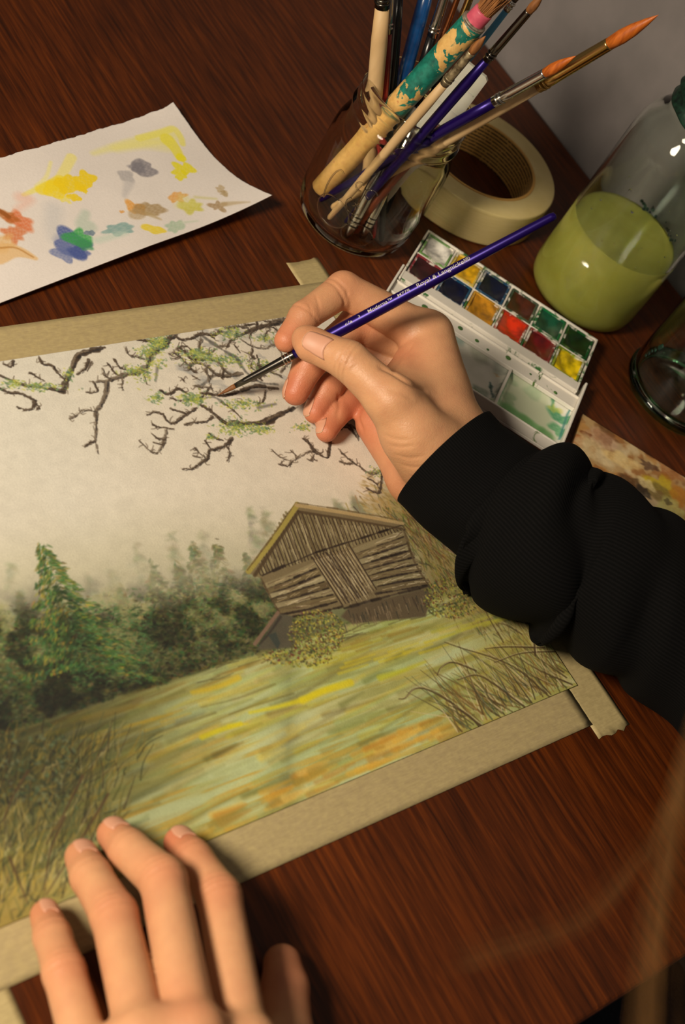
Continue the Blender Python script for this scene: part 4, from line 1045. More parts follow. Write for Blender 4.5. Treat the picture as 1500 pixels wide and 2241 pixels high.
    # curl: the far corner and the near rim stand up a little, deckled far edge
    xn = (cv.X + W) / W; yn = cv.Y / Hh
    z = 0.9 + 7.0 * np.clip((xn - .72) / .28, 0, 1) ** 2 * (np.abs(yn - .52) / .52) ** 1.6 + 5.0 * np.clip(1 - yn / .35, 0, 1) ** 1.5 * np.clip(xn * 1.6, 0, 1)
    dk = 0.7 * (cv.vnoise(3.0, 77, 3)[-1, :] - .5) + 1.6 * (cv.vnoise(9.0, 78, 3)[-1, :] - .5)
    fall = np.clip((yn - .93) / .07, 0, 1)
    cv.Y = cv.Y + fall * dk[None, :] * 1.6
    rag = (cv.vnoise(2.0, 79, 2)[:, -1] - .5); cv.X = cv.X + np.clip((xn - .99) / .01, 0, 1) * rag[:, None] * .5
    fr = lambda V: org + V[:, :1] * ex + V[:, 1:2] * ey + V[:, 2:3] * np.array([0, 0, 1.])
    o = cv.mesh('test_sheet', M['swatch'], z, 0.5, frame=fr, loc=org)
    return tag(o, 'white watercolour paper scrap with loose yellow, blue, grey and orange colour tests', 'paper')
M['swatch'] = attr_mat('swatch_paper', 0.85, 0.10, 800, 0.2)
swatch()

# ------------------------------------------------------------------ painted card under the sleeve
def card():
    a = U(1277, 906, 4); b = U(1560, 1082, 4)
    ex = unit(b - a); ey = np.array([-ex[1], ex[0], 0]); org = np.array([a[0], a[1], 0])
    if (U(1240, 985, 4) - org) @ ey > 0: ey = ey
    H_ = 62.0
    sgn = 1 if (U(1240, 985, 4) - org) @ ey > 0 else -1
    cv = Canvas(0, 0, 150, H_, 0.6, (190, 156, 106))
    n = [cv.vnoise(s_, 40 + i, 4) for i, s_ in enumerate((26, 12, 6, 18))]
    def wash(al, c):
        al = np.clip(al, 0, 1)[..., None]; cv.C[:] = cv.C * (1 - al) + np.asarray(c, np.float32) * al
    st = lambda a_, b_, x: np.clip((x - a_) / (b_ - a_), 0, 1)
    wash(st(.45, .6, n[0]), (208, 184, 142)); wash(.8 * st(.52, .62, n[1]) , (190, 138, 74)); wash(.7 * st(.56, .66, n[2]), (156, 100, 50)); wash(.8 * st(.62, .7, n[3]), (118, 70, 36)); wash(.7 * st(.64, .74, 1 - n[1]), (220, 200, 160))
    cv.to = lambda q: (lambda d: (d @ ex, d @ ey * sgn))(U(q[0], q[1], 4) - org)
    Q = lambda x, y: cv.to((1220 + x / 5.357, 880 + y / 5.357))
    for x, y, r, c, a_, rx, sd in ((520, 430, 8, (204, 164, 138), .6, 1.6, 1), (200, 420, 6, (164, 84, 34), .7, 1.3, 2), (340, 380, 3.5, (112, 56, 24), .8, 1, 3), (400, 560, 11, (226, 204, 158), .7, 1.2, 4), (760, 680, 7, (236, 206, 140), .8, 1.8, 5), (1230, 980, 9, (206, 182, 40), .9, 1.2, 6), (1190, 1060, 8, (122, 106, 58), .8, 1.3, 7), (880, 960, 7, (92, 62, 32), .85, 1.6, 8), (1010, 1060, 5, (46, 40, 34), .8, 1.2, 9), (1430, 1100, 8, (190, 122, 36), .85, 1, 10), (1340, 1250, 9, (206, 204, 120), .8, 1.2, 11), (1300, 1170, 3, (92, 80, 50), .8, 1, 12), (1320, 800, 7, (166, 96, 46), .7, 1.6, 13), (1080, 750, 4, (70, 44, 36), .7, 1.6, 14), (600, 320, 4, (110, 78, 48), .7, 1.8, 15), (380, 860, 3, (80, 76, 70), .7, 1.8, 16), (1050, 960, 5, (226, 206, 150), .9, 1.2, 17)):
        X, Y = Q(x, y); cv.blob(X, Y, r, c, a_, .25, 6, .4, rx, -.2, sd)
    fr = lambda V: org + V[:, :1] * ex + sgn * V[:, 1:2] * ey + V[:, 2:3] * np.array([0, 0, 1.])
    if sgn < 0:      # keep the painted face upwards
        cv.X = cv.X[:, ::-1]; cv.C = cv.C[:, ::-1].copy()
    o = cv.mesh('painted_card', M['card'], 4.0, 3.9, frame=fr, loc=org)
    return tag(o, 'thick card with rust brown and cream marbled paint poking out behind the sleeve', 'card')
M['card'] = attr_mat('gouache_card', 0.45, 0.25, 300, 0.15)
card()

# ------------------------------------------------------------------ travel paint box
PA = np.array([613.7, 419.8, 0.0])
pu = np.array([math.cos(math.radians(-55.1)), math.sin(math.radians(-55.1)), 0]); pv = np.array([pu[1], -pu[0], 0]); pz = np.array([0, 0, 1.])
def PB(u_, v_, z): return PA + pu * u_ + pv * v_ + pz * z
def pbox(u0, u1, v0, v1, z0, z1): return boxv(PB(u0, v0, z0), pu * (u1 - u0), pv * (v1 - v0), pz * (z1 - z0))
pb = thing('paint_box', 'open white plastic travel paint box with twelve colour pans and mixing wells', 'paint box', PB(62, 54, 0))
def stained(name, stain, lo=.52, hi=.6, scale=90, base=(228, 222, 210)):
    m_ = mat(name, base, 0.38)
    f = noise(m_, coords(m_), scale, 5, .6, .8)
    f2 = noise(m_, coords(m_, loc=(5, 3, 1)), scale * .5, 4, .6)
    c = ramp(m_, f2, [(0.35, stain), (0.6, tuple(int(s_ * .75) for s_ in stain)), (.75, (120, 140, 60))])
    lk(m_, mixc(m_, ramp(m_, f, [(lo, (0, 0, 0)), (hi, (255, 255, 255))]), base, c), bsdf(m_).inputs['Base Color'])
    return m_
M['lid'] = stained('white_palette_plastic', (96, 130, 60), .64, .68, 70)
M['tray'] = stained('stained_tray_plastic', (62, 120, 62), .53, .60, 75)
lid = obj('mixing_lid', *merge(pbox(-2, 128.5, 44, 108.6, 0.4, 2.6), pbox(-2, -.6, 44, 108.6, 2.6, 10.2), pbox(127, 128.5, 44, 108.6, 2.6, 10.2), pbox(-.6, 127, 107.2, 108.6, 2.6, 10.2),
    pbox(-.6, 127, 59.5, 69.0, 2.6, 7.8), pbox(-.6, 127, 69.0, 70.2, 2.6, 8.6), pbox(-.6, 127, 58.2, 59.5, 2.6, 9.0), pbox(39.6, 41.2, 70.2, 107.2, 2.6, 8.6), pbox(82.6, 84.2, 70.2, 107.2, 2.6, 8.6)), M['lid'], pb, False)
bevel(lid, .5, 2)
def well(u0, u1, seed, stains, marks=None):
    cv = Canvas(u0, 70.2, u1, 107.2, 0.6, (224, 220, 208))
    n = cv.vnoise(14, seed, 4); n2 = cv.vnoise(6, seed + 1, 3)
    rim = np.minimum(np.minimum(cv.X - u0, u1 - cv.X), np.minimum(cv.Y - 70.2, 107.2 - cv.Y))
    for c, a, lo, hi, w_ in stains:
        al = np.clip((n + .35 * np.clip(1 - rim / w_, 0, 1) - lo) / (hi - lo), 0, 1) * a * (.6 + .4 * n2)
        cv.C[:] = cv.C * (1 - al[..., None]) + np.asarray(c, np.float32) * al[..., None]
    cv.to = lambda q: (lambda d: (d @ pu, d @ pv))(U(980 + q[0] / 4.412, 560 + q[1] / 4.412, 3.5) - PA)
    if marks: marks(cv)
    z = 3.0 + 3.2 * np.clip(1 - rim / 5.0, 0, 1) ** 2
    cv.X = cv.X[:, ::-1]; cv.C = cv.C[:, ::-1].copy(); z = z[:, ::-1]
    return cv.mesh('mixing_well', M['well'], z, .3, pb, frame=lambda V: PA + V[:, :1] * pu + V[:, 1:2] * pv + V[:, 2:3] * pz)
M['well'] = attr_mat('stained_well', 0.3, 0.0, 500, 0.05)
well(-.6, 39.6, 3, [((160, 170, 120), .6, .5, .7, 6)])
def marks1(cv):
    for x, y, r, c, a in ((90, 800, 6, (120, 148, 140), .7), (190, 850, 3, (50, 84, 110), .7), (300, 960, 6, (150, 156, 130), .5), (460, 1030, 1.6, (120, 30, 34), .9), (110, 950, 1.4, (176, 130, 50), .8), (320, 1310, 5, (110, 126, 108), .7), (480, 1150, 1.5, (206, 170, 120), .8), (520, 1110, 6, (130, 140, 126), .5)):
        X, Y = cv.to((x, y)); cv.blob(X, Y, r, c, a, .4, 5, .4, 1.4, .3, int(x))
    cv.line([(30, 720), (180, 800), (330, 900), (480, 980), (620, 1060)], 1.3, 1.6, (56, 96, 74), .8, .8, .3); cv.line([(610, 1090), (540, 1240), (450, 1410)], 1.3, 1.0, (60, 80, 64), .7, .8, .3); cv.line([(415, 1220), (425, 1300), (430, 1380)], .7, .4, (36, 74, 70), .8, .4, .2); cv.line([(260, 1290), (340, 1370), (420, 1400)], 1.6, .8, (120, 140, 96), .6, .8, .3)
def marks2(cv):
    cv.poly([(600, 1110), (720, 1130), (800, 1215), (940, 1310), (1000, 1450), (1030, 1560), (1010, 1780), (800, 1680), (470, 1430), (550, 1250)], (186, 196, 162), .8, 3)
    cv.line([(650, 1115), (740, 1130), (810, 1215), (900, 1290), (940, 1310), (985, 1400), (1020, 1480)], .9, .6, (64, 128, 84), .75, .7, .4); cv.line([(520, 1440), (680, 1530), (840, 1640), (1000, 1740)], 2.2, 2.8, (106, 158, 96), .7, 1.6, .5)
    for x, y, r, c, a in ((735, 1190, 2.6, (40, 72, 88), .9), (1095, 1570, 6.5, (48, 142, 92), .85), (1060, 1680, 5, (62, 150, 92), .75), (1030, 1480, 3, (186, 190, 80), .7), (590, 1370, 5, (124, 156, 112), .6), (910, 1300, 2.2, (50, 120, 84), .8), (820, 1330, 5, (150, 178, 140), .5), (600, 1200, 4, (140, 170, 130), .5)):
        X, Y = cv.to((x, y)); cv.blob(X, Y, r, c, a, .35, 5, .45, 1.4, .3, int(x))
    cv.line([(1200, 1430), (1150, 1540), (1065, 1790)], .5, .5, (30, 110, 110), .8, .4); cv.line([(620, 1090), (560, 1230), (480, 1410)], .8, .6, (70, 130, 90), .6, .6, .2)
well(41.2, 82.6, 11, [((190, 190, 170), .5, .4, .7, 9)], marks1)
well(84.2, 127, 17, [((206, 206, 190), .4, .4, .7, 9)], marks2)
# flecks of paint dried on the ledge of the lid
ps = []
for u_, v_, r_ in ((22, 65, 2.2), (33, 63, 1.2), (46, 63.5, 1.8), (58, 65, 1.5), (79, 62.5, 1.9), (113, 66, 1.4), (30, 67, 1.8), (66, 66.5, 1.0), (95, 64, 0.9)):
    ps.append(lathe([(0, 0), (r_, .02), (r_ * .7, .18), (0, .22)], 9, PB(u_, v_, 7.8), pz))
obj('paint_fleck', *merge(*ps), noisy('green_fleck', (86, 128, 58), (52, 92, 44), 300, .4), pb)
tray = obj('pan_tray', *merge(pbox(0, 124.3, 0, 56.6, 2.8, 4.2), pbox(0, 1.3, 0, 56.6, 4.2, 10), pbox(123, 124.3, 0, 56.6, 4.2, 10), pbox(1.3, 123, 0, 1.4, 4.2, 10), pbox(1.3, 123, 24.4, 25.6, 4.2, 9.2), pbox(1.3, 123, 48.4, 55.3, 4.2, 9.4),
    *[pbox(1.3 + 20.283 * k - .7, 1.3 + 20.283 * k + .7, 1.4, 48.4, 4.2, 8.8) for k in range(1, 6)]), M['tray'], pb, False)
bevel(tray, .4, 2)
obj('shaded_dirty_groove', *pbox(1.3, 123, 55.3, 56.5, 4.2, 6.2), noisy('brown_shade_and_dirt', (120, 86, 40), (86, 60, 30), 200, .6), pb, False)  # brown strip: the gap's shade and its dirt, both put into the colour
obj('front_ledge', *pbox(1.3, 123, 48.4, 55.3, 9.4, 9.9), M['white_plastic'], pb, False)
pans = [[('white', (226, 222, 214), (120, 170, 90)), ('yellow', (228, 176, 14), (236, 208, 90)), ('navy', (10, 20, 46), (40, 92, 132)), ('russet', (84, 40, 26), (70, 90, 70)), ('viridian', (14, 84, 62), (20, 120, 66)), ('forest green', (14, 52, 22), (24, 92, 40))],
        [('dark crimson', (58, 22, 24), (150, 50, 60)), ('dark blue', (12, 18, 46), (30, 84, 120)), ('ochre', (196, 136, 32), (214, 160, 50)), ('scarlet', (216, 52, 18), (190, 60, 40)), ('crimson', (112, 14, 22), (160, 60, 60)), ('lemon', (226, 196, 14), (160, 180, 50))]]
gg = np.random.default_rng(12)
for r in range(2):
    for k in range(6):
        nm, c, st_ = pans[r][k]
        u0, u1 = 1.3 + 20.283 * k + 1.0, 1.3 + 20.283 * (k + 1) - 1.0; v0 = 1.8 if r == 0 else 26.0; v1 = v0 + 22.2
        pm = stained('pan_' + nm.replace(' ', '_'), st_, .38, .50, 130)
        p = obj('pan', *merge(pbox(u0, u1, v0, v1, 4.3, 5.0), pbox(u0, u0 + 1.2, v0, v1, 5, 9.3), pbox(u1 - 1.2, u1, v0, v1, 5, 9.3), pbox(u0 + 1.2, u1 - 1.2, v0, v0 + 1.3, 5, 9.3), pbox(u0 + 1.2, u1 - 1.2, v1 - 1.3, v1, 5, 9.3)), pm, pb, False)
        p['label'] = nm + ' paint pan'
        # cake of paint: worn hollow with wavy surface
        V = []; F = []; n = 14
        for j in range(n + 1):
            for i in range(n + 1):
                a, b = i / n, j / n
                x = u0 + 1.2 + (u1 - u0 - 2.4) * a; y = v0 + 1.3 + (v1 - v0 - 2.6) * b
                d = math.hypot((a - .5) * 2, (b - .5) * 2)
                z = 8.5 - 1.9 * max(0, 1 - d * d) + .35 * math.sin(9 * a + k) * math.sin(8 * b + r) * (1 if nm != 'lemon' else 2.2)
                V.append(PB(x, y, z))
        for j in range(n):
            for i in range(n): F.append((j * (n + 1) + i, (j + 1) * (n + 1) + i, (j + 1) * (n + 1) + i + 1, j * (n + 1) + i + 1))
        pt = noisy('paint_' + nm.replace(' ', '_'), tuple(int(v_ * .72) for v_ in c), tuple(min(255, int(v_ * 1.05)) for v_ in c), 150, 0.28, lo=.36, hi=.6)
        q = obj('paint', V, F, pt, p)

# ------------------------------------------------------------------ brush in the hand
HT = U(475, 866, 0.9); HE = np.array([530.9, 305.4, 146.4])
hax = unit(HE - HT); HL = np.linalg.norm(HE - HT)
hb = thing('paintbrush', 'slim purple brush with silver lettering held over the branches', 'paintbrush', HT)
zt = lambda x, y: t_at(HT, HE, (x, y)) * HL
z1, z2 = zt(514, 839), zt(643, 777)
section('handle', HT, HE, [(z2 - 1, 0), (z2 - 1, 2.2), (z2 + 8, 2.9), (z2 + 28, 3.3), (z2 + 55, 3.15), (z2 + 100, 2.6), (HL - 2.5, 2.1), (HL - .6, 1.7), (HL, 0)], M['purple'], hb, 28)
section('ferrule', HT, HE, [(z1, 0), (z1, 1.35), (z1 + 6, 1.7), (z2 - 6, 2.3), (z2, 2.4), (z2 + .3, 2.3), (z2 + .3, 0)], M['dark_steel'], hb, 28)
rings('crimp', HT, HE, [z2 - 4, z2 - 5.6, z2 - 2.2], 2.28, M['steel'], hb)
section('bristles', HT, HE, [(0, 0), (1.5, .22), (4, .75), (z1 - 2, 1.3), (z1 + .5, 1.3), (z1 + .5, 0)], M['brown_hair'], hb)
view = unit(-(RAY(850, 660) - (RAY(850, 660) @ hax) * hax))          # side of the handle that faces the lens
upd = np.cross(view, hax)
if (PXL(HT + hax * 100 + upd * 3) - PXL(HT + hax * 100))[1] > 0: upd = -upd
def handle_r(z): return float(np.interp(z, [z2 - 1, z2 + 8, z2 + 28, z2 + 55, z2 + 100, HL], [2.2, 2.9, 3.3, 3.15, 2.6, 2.1]))
def letter(txt, pa, pb_, h, lift=.5):
    """print laid round the handle between two places seen at pixels pa and pb_"""
    za, zb_ = zt(*pa), zt(*pb_)
    cu = bpy.data.curves.new('lettering', 'FONT'); cu.body = txt; cu.size = 1.0; cu.resolution_u = 3; cu.offset = .006
    to = bpy.data.objects.new('lettering_source', cu); COL.objects.link(to)
    dg = bpy.context.evaluated_depsgraph_get(); dg.update()
    me = bpy.data.meshes.new_from_object(to.evaluated_get(dg))
    co = np.empty(len(me.vertices) * 3); me.vertices.foreach_get('co', co); co = co.reshape(-1, 3)
    fs = [tuple(p.vertices) for p in me.polygons]
    bpy.data.objects.remove(to); bpy.data.curves.remove(cu); bpy.data.meshes.remove(me)
    x0, x1 = co[:, 0].min(), co[:, 0].max()
    V = []
    for x, y, _ in co:
        z = za + (x - x0) / (x1 - x0) * (zb_ - za); r = handle_r(z)
        a = lift + (y - .35) * h / r
        V.append(HT + hax * z + (r + .2) * (math.cos(a) * view + math.sin(a) * upd))
    o = obj('lettering', V, fs, M['white_letter'], hb, False)
    return o
letter('Royal & Langnickel®', (914, 628), (1030, 563), 2.9)
letter('M77R', (872, 649), (900, 634), 2.1)
letter('Moderna™', (808, 682), (861, 654), 2.6)
letter('3', (785, 693), (790, 690), 1.9)
letter('c/a', (757, 708), (773, 699), 2.2, .4)

# ------------------------------------------------------------------ the painter
def cone_sd(P, a, b, ra, rb):
    a = np.asarray(a, np.float32); b = np.asarray(b, np.float32)
    ab = b - a; L2 = float(ab @ ab) + 1e-6
    d = P - a
    t = np.clip((d @ ab) / L2, 0, 1)
    q = d - t[..., None] * ab
    return np.sqrt((q * q).sum(-1)) - (ra + (rb - ra) * t)
def smin(a, b, k):
    h = np.clip(.5 + .5 * (b - a) / k, 0, 1)
    return b * (1 - h) + a * h - k * h * (1 - h)
def surface_nets(D, org, h):
    S = D < 0
    nx, ny, nz = D.shape
    acc = np.zeros((nx - 1, ny - 1, nz - 1, 3), np.float32); cnt = np.zeros((nx - 1, ny - 1, nz - 1), np.float32)
    sl = lambda o, n: slice(o, o + n - 1)
    for ax in range(3):
        o1 = [0, 0, 0]
        for u_ in (0, 1):
            for v_ in (0, 1):
                o0 = [0, 0, 0]; rest = [i for i in range(3) if i != ax]; o0[rest[0]] = u_; o0[rest[1]] = v_
                o1 = list(o0); o1[ax] = 1
                A = D[sl(o0[0], nx), sl(o0[1], ny), sl(o0[2], nz)]; B_ = D[sl(o1[0], nx), sl(o1[1], ny), sl(o1[2], nz)]
                m_ = (A < 0) != (B_ < 0)
                t = np.where(m_, A / np.where(m_, A - B_, 1), 0)
                w_ = m_.astype(np.float32); cnt += w_
                for c in range(3):
                    acc[..., c] += w_ * (o0[c] + (t if c == ax else 0))
    act = cnt > 0
    idx = -np.ones(act.shape, np.int64); idx[act] = np.arange(act.sum())
    cell = np.argwhere(act)
    V = (cell + acc[act] / cnt[act][:, None]) * h + org
    F = []
    for ax in range(3):
        a1, a2 = [(1, 2), (2, 0), (0, 1)][ax]
        n = [nx, ny, nz]
        s0 = [slice(None)] * 3; s1 = [slice(None)] * 3; s0[ax] = slice(0, n[ax] - 1); s1[ax] = slice(1, n[ax])
        m_ = S[tuple(s0)] != S[tuple(s1)]
        e = np.argwhere(m_)
        ok = (e[:, a1] > 0) & (e[:, a2] > 0) & (e[:, a1] < n[a1] - 1) & (e[:, a2] < n[a2] - 1)
        e = e[ok]
        def g(d1, d2):
            q = e.copy(); q[:, a1] += d1; q[:, a2] += d2
            return idx[q[:, 0], q[:, 1], q[:, 2]]
        f = np.stack([g(-1, -1), g(0, -1), g(0, 0), g(-1, 0)], 1)
        inside = S[e[:, 0], e[:, 1], e[:, 2]]
        f[~inside] = f[~inside][:, ::-1]
        F.append(f)
    return V, np.concatenate(F)
def build_hand(palm, fingers, h=0.85, kp=9.0, kf=5.0, ki=2.5, pad=4.0, zmin=None):
    """palm: list of cones; fingers: list of chains of cones. Returns verts, faces"""
    allc = palm + [c for f in fingers for c in f]
    lo = np.min([np.minimum(np.array(a) - ra, np.array(b) - rb) for a, b, ra, rb in allc], 0) - pad
    hi = np.max([np.maximum(np.array(a) + ra, np.array(b) + rb) for a, b, ra, rb in allc], 0) + pad
    n = np.ceil((hi - lo) / h).astype(int) + 1
    G = np.stack(np.meshgrid(*[lo[i] + h * np.arange(n[i]) for i in range(3)], indexing='ij'), -1).astype(np.float32)
    dp = None
    for c in palm:
        d = cone_sd(G, *c); dp = d if dp is None else smin(dp, d, kp)
    tot = dp
    for f in fingers:
        df = None
        for c in f:
            d = cone_sd(G, *c); df = d if df is None else smin(df, d, ki)
        tot = smin(tot, smin(dp, df, kf), 0.35)
    if zmin is not None: tot = np.maximum(tot, zmin - G[..., 2])
    return surface_nets(tot, lo, h)
def vnormals(V, F):
    n = np.cross(V[F[:, 2]] - V[F[:, 0]], V[F[:, 3]] - V[F[:, 1]])
    N = np.zeros_like(V)
    for k in range(4): np.add.at(N, F[:, k], n)
    return N / (np.linalg.norm(N, axis=1)[:, None] + 1e-9)
def relax(V, F, it=2):
    for _ in range(it):
        A = np.zeros_like(V); c = np.zeros(len(V))
        for k in range(4):
            np.add.at(A, F[:, k], V[F[:, (k + 1) % 4]] + V[F[:, (k - 1) % 4]]); np.add.at(c, F[:, k], 2)
        V = .4 * V + .6 * A / c[:, None]
    return V
def skin_mat():
    m_ = mat('skin', (220, 168, 136), 0.46)
    a = nd(m_, 'ShaderNodeAttribute', attribute_name='paint')
    v_ = coords(m_)
    f1 = noise(m_, v_, 110, 4, .6); f2 = noise(m_, v_, 900, 3, .6); f3 = noise(m_, coords(m_, (1, 1, 1), loc=(2, 4, 6)), 260, 2, .5)
    c = mixc(m_, .22, a.outputs['Color'], ramp(m_, f1, [(.3, (196, 120, 100)), (.7, (255, 236, 214))]), 'MULTIPLY')
    c = mixc(m_, ramp(m_, f3, [(.70, (0, 0, 0)), (.76, (90, 90, 90))]), c, (150, 92, 62))
    lk(m_, c, bsdf(m_).inputs['Base Color'])
    ad = nd(m_, 'ShaderNodeMath', operation='ADD'); lk(m_, f2, ad.inputs[0]); lk(m_, f1, ad.inputs[1])
    vo = nd(m_, 'ShaderNodeTexVoronoi'); vo.feature = 'DISTANCE_TO_EDGE'; vo.inputs['Scale'].default_value = 620
    wv = nd(m_, 'ShaderNodeVectorMath', operation='ADD'); lk(m_, coords(m_, (1, 1, .55)), wv.inputs[0])
    nz = nd(m_, 'ShaderNodeTexNoise'); nz.inputs['Scale'].default_value = 400; lk(m_, v_, nz.inputs['Vector'])
    sc_ = nd(m_, 'ShaderNodeVectorMath', operation='SCALE'); sc_.inputs['Scale'].default_value = .0015; lk(m_, nz.outputs['Color'], sc_.inputs[0]); lk(m_, sc_.outputs[0], wv.inputs[1])
    lk(m_, wv.outputs[0], vo.inputs['Vector'])
    cl_ = nd(m_, 'ShaderNodeMath', operation='MINIMUM'); lk(m_, vo.outputs['Distance'], cl_.inputs[0]); cl_.inputs[1].default_value = .12
    s8 = nd(m_, 'ShaderNodeMath', operation='MULTIPLY'); lk(m_, cl_.outputs[0], s8.inputs[0]); s8.inputs[1].default_value = 4.0
    ad2 = nd(m_, 'ShaderNodeMath', operation='ADD'); lk(m_, ad.outputs[0], ad2.inputs[0]); lk(m_, s8.outputs[0], ad2.inputs[1])
    bump(m_, ad2.outputs[0], .18, .0006)
    b = bsdf(m_)
    b.inputs['Subsurface Weight'].default_value = .18
    b.inputs['Subsurface Radius'].default_value = (.0035, .0014, .0008)
    b.inputs['Subsurface Scale'].default_value = 1.0
    b.inputs['Specular IOR Level'].default_value = .38
    return m_
M['skin'] = skin_mat()
M['nail'] = mat('fingernail', (200, 146, 118), .5)
M['nail_rim'] = mat('nail_edge', (214, 180, 148), .45)
me_ = thing('person', 'painter in a black knit sweater, one hand holding a brush, the other steadying paper', 'person', (520, 150, 0))
def finish_hand(name, V, F, reds, creases, label, grooves=()):
    V = relax(V, F, 2)
    N = vnormals(V, F)
    if grooves:
        bv = BVHTree.FromPolygons([tuple(v) for v in V], [tuple(f) for f in F.tolist()])
        for pts, w_, d in grooves:
            hp_ = [bv.ray_cast(Vector(CAM), Vector(RAY(*q))) for q in smooth_line(np.array(pts, float), 6)]
            hp_ = np.array([h[0] for h in hp_ if h[0] is not None])
            if len(hp_) < 2: continue
            near = np.linalg.norm(V - hp_.mean(0), axis=1) < np.linalg.norm(hp_ - hp_.mean(0), axis=1).max() + 6
            ii = np.nonzero(near)[0]; dm = np.full(len(ii), 1e9)
            for a, b in zip(hp_[:-1], hp_[1:]):
                ab = b - a; t = np.clip(((V[ii] - a) @ ab) / (ab @ ab + 1e-9), 0, 1)
                dm = np.minimum(dm, np.linalg.norm(V[ii] - a - t[:, None] * ab, axis=1))
            ends = np.minimum(np.linalg.norm(V[ii] - hp_[0], axis=1), np.linalg.norm(V[ii] - hp_[-1], axis=1))
            V[ii] -= N[ii] * (d * np.exp(-(dm / w_) ** 2) * np.clip(ends / 4.0, 0.1, 1))[:, None]
    for c, ax, rad, w_, d, side in creases:
        c = np.asarray(c); ax = unit(ax)
        q = V - c; s_ = q @ ax
        near = np.exp(-np.clip(np.linalg.norm(q - s_[:, None] * ax, axis=1) - rad, 0, None) ** 2 / 6.0)
        g = np.exp(-(s_ / w_) ** 2) * near
        if side is not None: g *= np.clip(N @ unit(side) * 1.6, 0, 1)
        V = V - N * (g * d)[:, None]
    o = obj(name, V, F.tolist(), M['skin'], me_)
    base = s2l((202, 154, 114)); red = s2l((194, 112, 82))
    w_ = np.zeros(len(V))
    for c, r, a in reds:
        w_ = np.maximum(w_, a * np.exp(-(np.linalg.norm(V - np.asarray(c), axis=1) / r) ** 2))
    set_paint(o, base * (1 - w_[:, None]) + red * w_[:, None])
    o['label'] = label
    return o, BVHTree.FromPolygons([tuple(v) for v in V], [tuple(f) for f in F.tolist()])
def nail(hand, bvh, c, nrm, axis, wid, ln, curve=1.0):
    """nail plate laid on the finger: c roughly on the surface, nrm outward, axis towards the fingertip"""
    nrm = unit(nrm); axis = unit(np.asarray(axis) - (np.asarray(axis) @ nrm) * nrm); sd = np.cross(nrm, axis)
    nu, nv = 9, 11
    V = []; F = []
    for j in range(nv):
        t = j / (nv - 1) * 2 - 1
        half = wid / 2 * (1 - .22 * max(0, -t) ** 2.5 * 1.6 - .10 * max(0, t) ** 3)
        for i in range(nu):
            s_ = i / (nu - 1) * 2 - 1
            y = ln / 2 * t
            if t < -.5: y += (.5 + t) * -(s_ ** 2) * ln * .28 * -1
            if t > .6: y -= (t - .6) * s_ ** 2 * ln * .35
            p = np.asarray(c) + sd * half * s_ + axis * y
            hit = bvh.find_nearest(Vector(p))
            V.append((np.array(hit[0]), np.array(hit[1]), s_, t))
    P = [q + n_ * (.08 + .14 * max(0, t)) for q, n_, s, t in V]
    for j in range(nv - 1):
        for i in range(nu - 1): F.append((j * nu + i, j * nu + i + 1, (j + 1) * nu + i + 1, (j + 1) * nu + i))
    o = obj('fingernail', P, F, M['nail'], hand)
    so = o.modifiers.new('thickness', 'SOLIDIFY'); so.thickness = .25 * K; so.offset = -1
    tip = P[(nv - 1) * nu:]
    obj('nail_edge', *tube(np.array(tip) - nrm * .1, .28, 6), M['nail_rim'], hand)
    return o

# ---- hand with the brush
z4 = lambda x, y, z: U(560 + x / 2.679, 560 + y / 2.679, z)
iM, iP, iD, iT = z4(1010, 470, 49), z4(515, 195, 53), z4(285, 355, 45), z4(180, 495, 38)
tC, tM, tI, tT = z4(1080, 1010, 42), z4(800, 850, 58), z4(545, 615, 59), z4(330, 520, 52)
mM, mP, mD, mT = z4(1010, 570, 36), z4(590, 400, 36), z4(310, 640, 27), z4(235, 800, 17)
rM, rP, rD, rT = z4(940, 700, 26), z4(620, 560, 22), z4(420, 780, 16), z4(350, 915, 9)
pM, pP, pD, pT = z4(840, 890, 15), z4(620, 790, 14), z4(470, 930, 10), z4(415, 1030, 7.5)
W1, W2 = z4(1130, 1130, 33), U(1090, 1090, 36)
hyA, hyB = z4(705, 985, 14), z4(935, 1300, 17)
th1, th2, th3 = U(906, 949, 49), U(950, 994, 42), U(1030, 1050, 38)
palm = [(iM, W1, 12.0, 19), (mM, W1, 12.0, 19), (rM, W1, 11.5, 17), (pM, W1, 11, 16), (W1, W2, 22, 23), (z4(1080, 1240, 22), U(1050, 1120, 28), 17, 18),
        (tM, th1, 11.8, 14.5), (th1, th2, 14.5, 17), (th2, th3, 17, 18), (tC, iM, 14, 10.5), (hyA, hyB, 10.5, 12.5), (hyB, U(1010, 1110, 24), 12.5, 14), ((iM + W1) / 2, tM, 11, 8), (z4(900, 650, 42), z4(780, 800, 46), 9, 9)]
fing = [[(iM, iP, 11.5, 9.0), (iP, iD, 9.0, 7.7), (iD, iT, 7.6, 6.2)],
        [(tM, tI, 11.6, 9.7), (tI, tT, 9.6, 8.4), (tT, z4(292, 488, 51), 8.4, 7.0)],
        [(mM, mP, 11.5, 9.2), (mP, mD, 9.2, 8.0), (mD, mT, 8.0, 6.8)],
        [(rM, rP, 10.5, 8.6), (rP, rD, 8.6, 7.4), (rD, rT, 7.4, 6.2)],
        [(pM, pP, 10, 7.6), (pP, pD, 7.6, 6.6), (pD, pT, 6.6, 5.6)]]
V, F = build_hand(palm, fing, .85, 9, 5, 2.5, 4, 1.5)
up = np.array([0, 0, 1.]); cam_dir = lambda X: unit(CAM - X)
tdir = unit(tT - tI); tnorm = unit(cam_dir(tT) - (cam_dir(tT) @ tdir) * tdir)
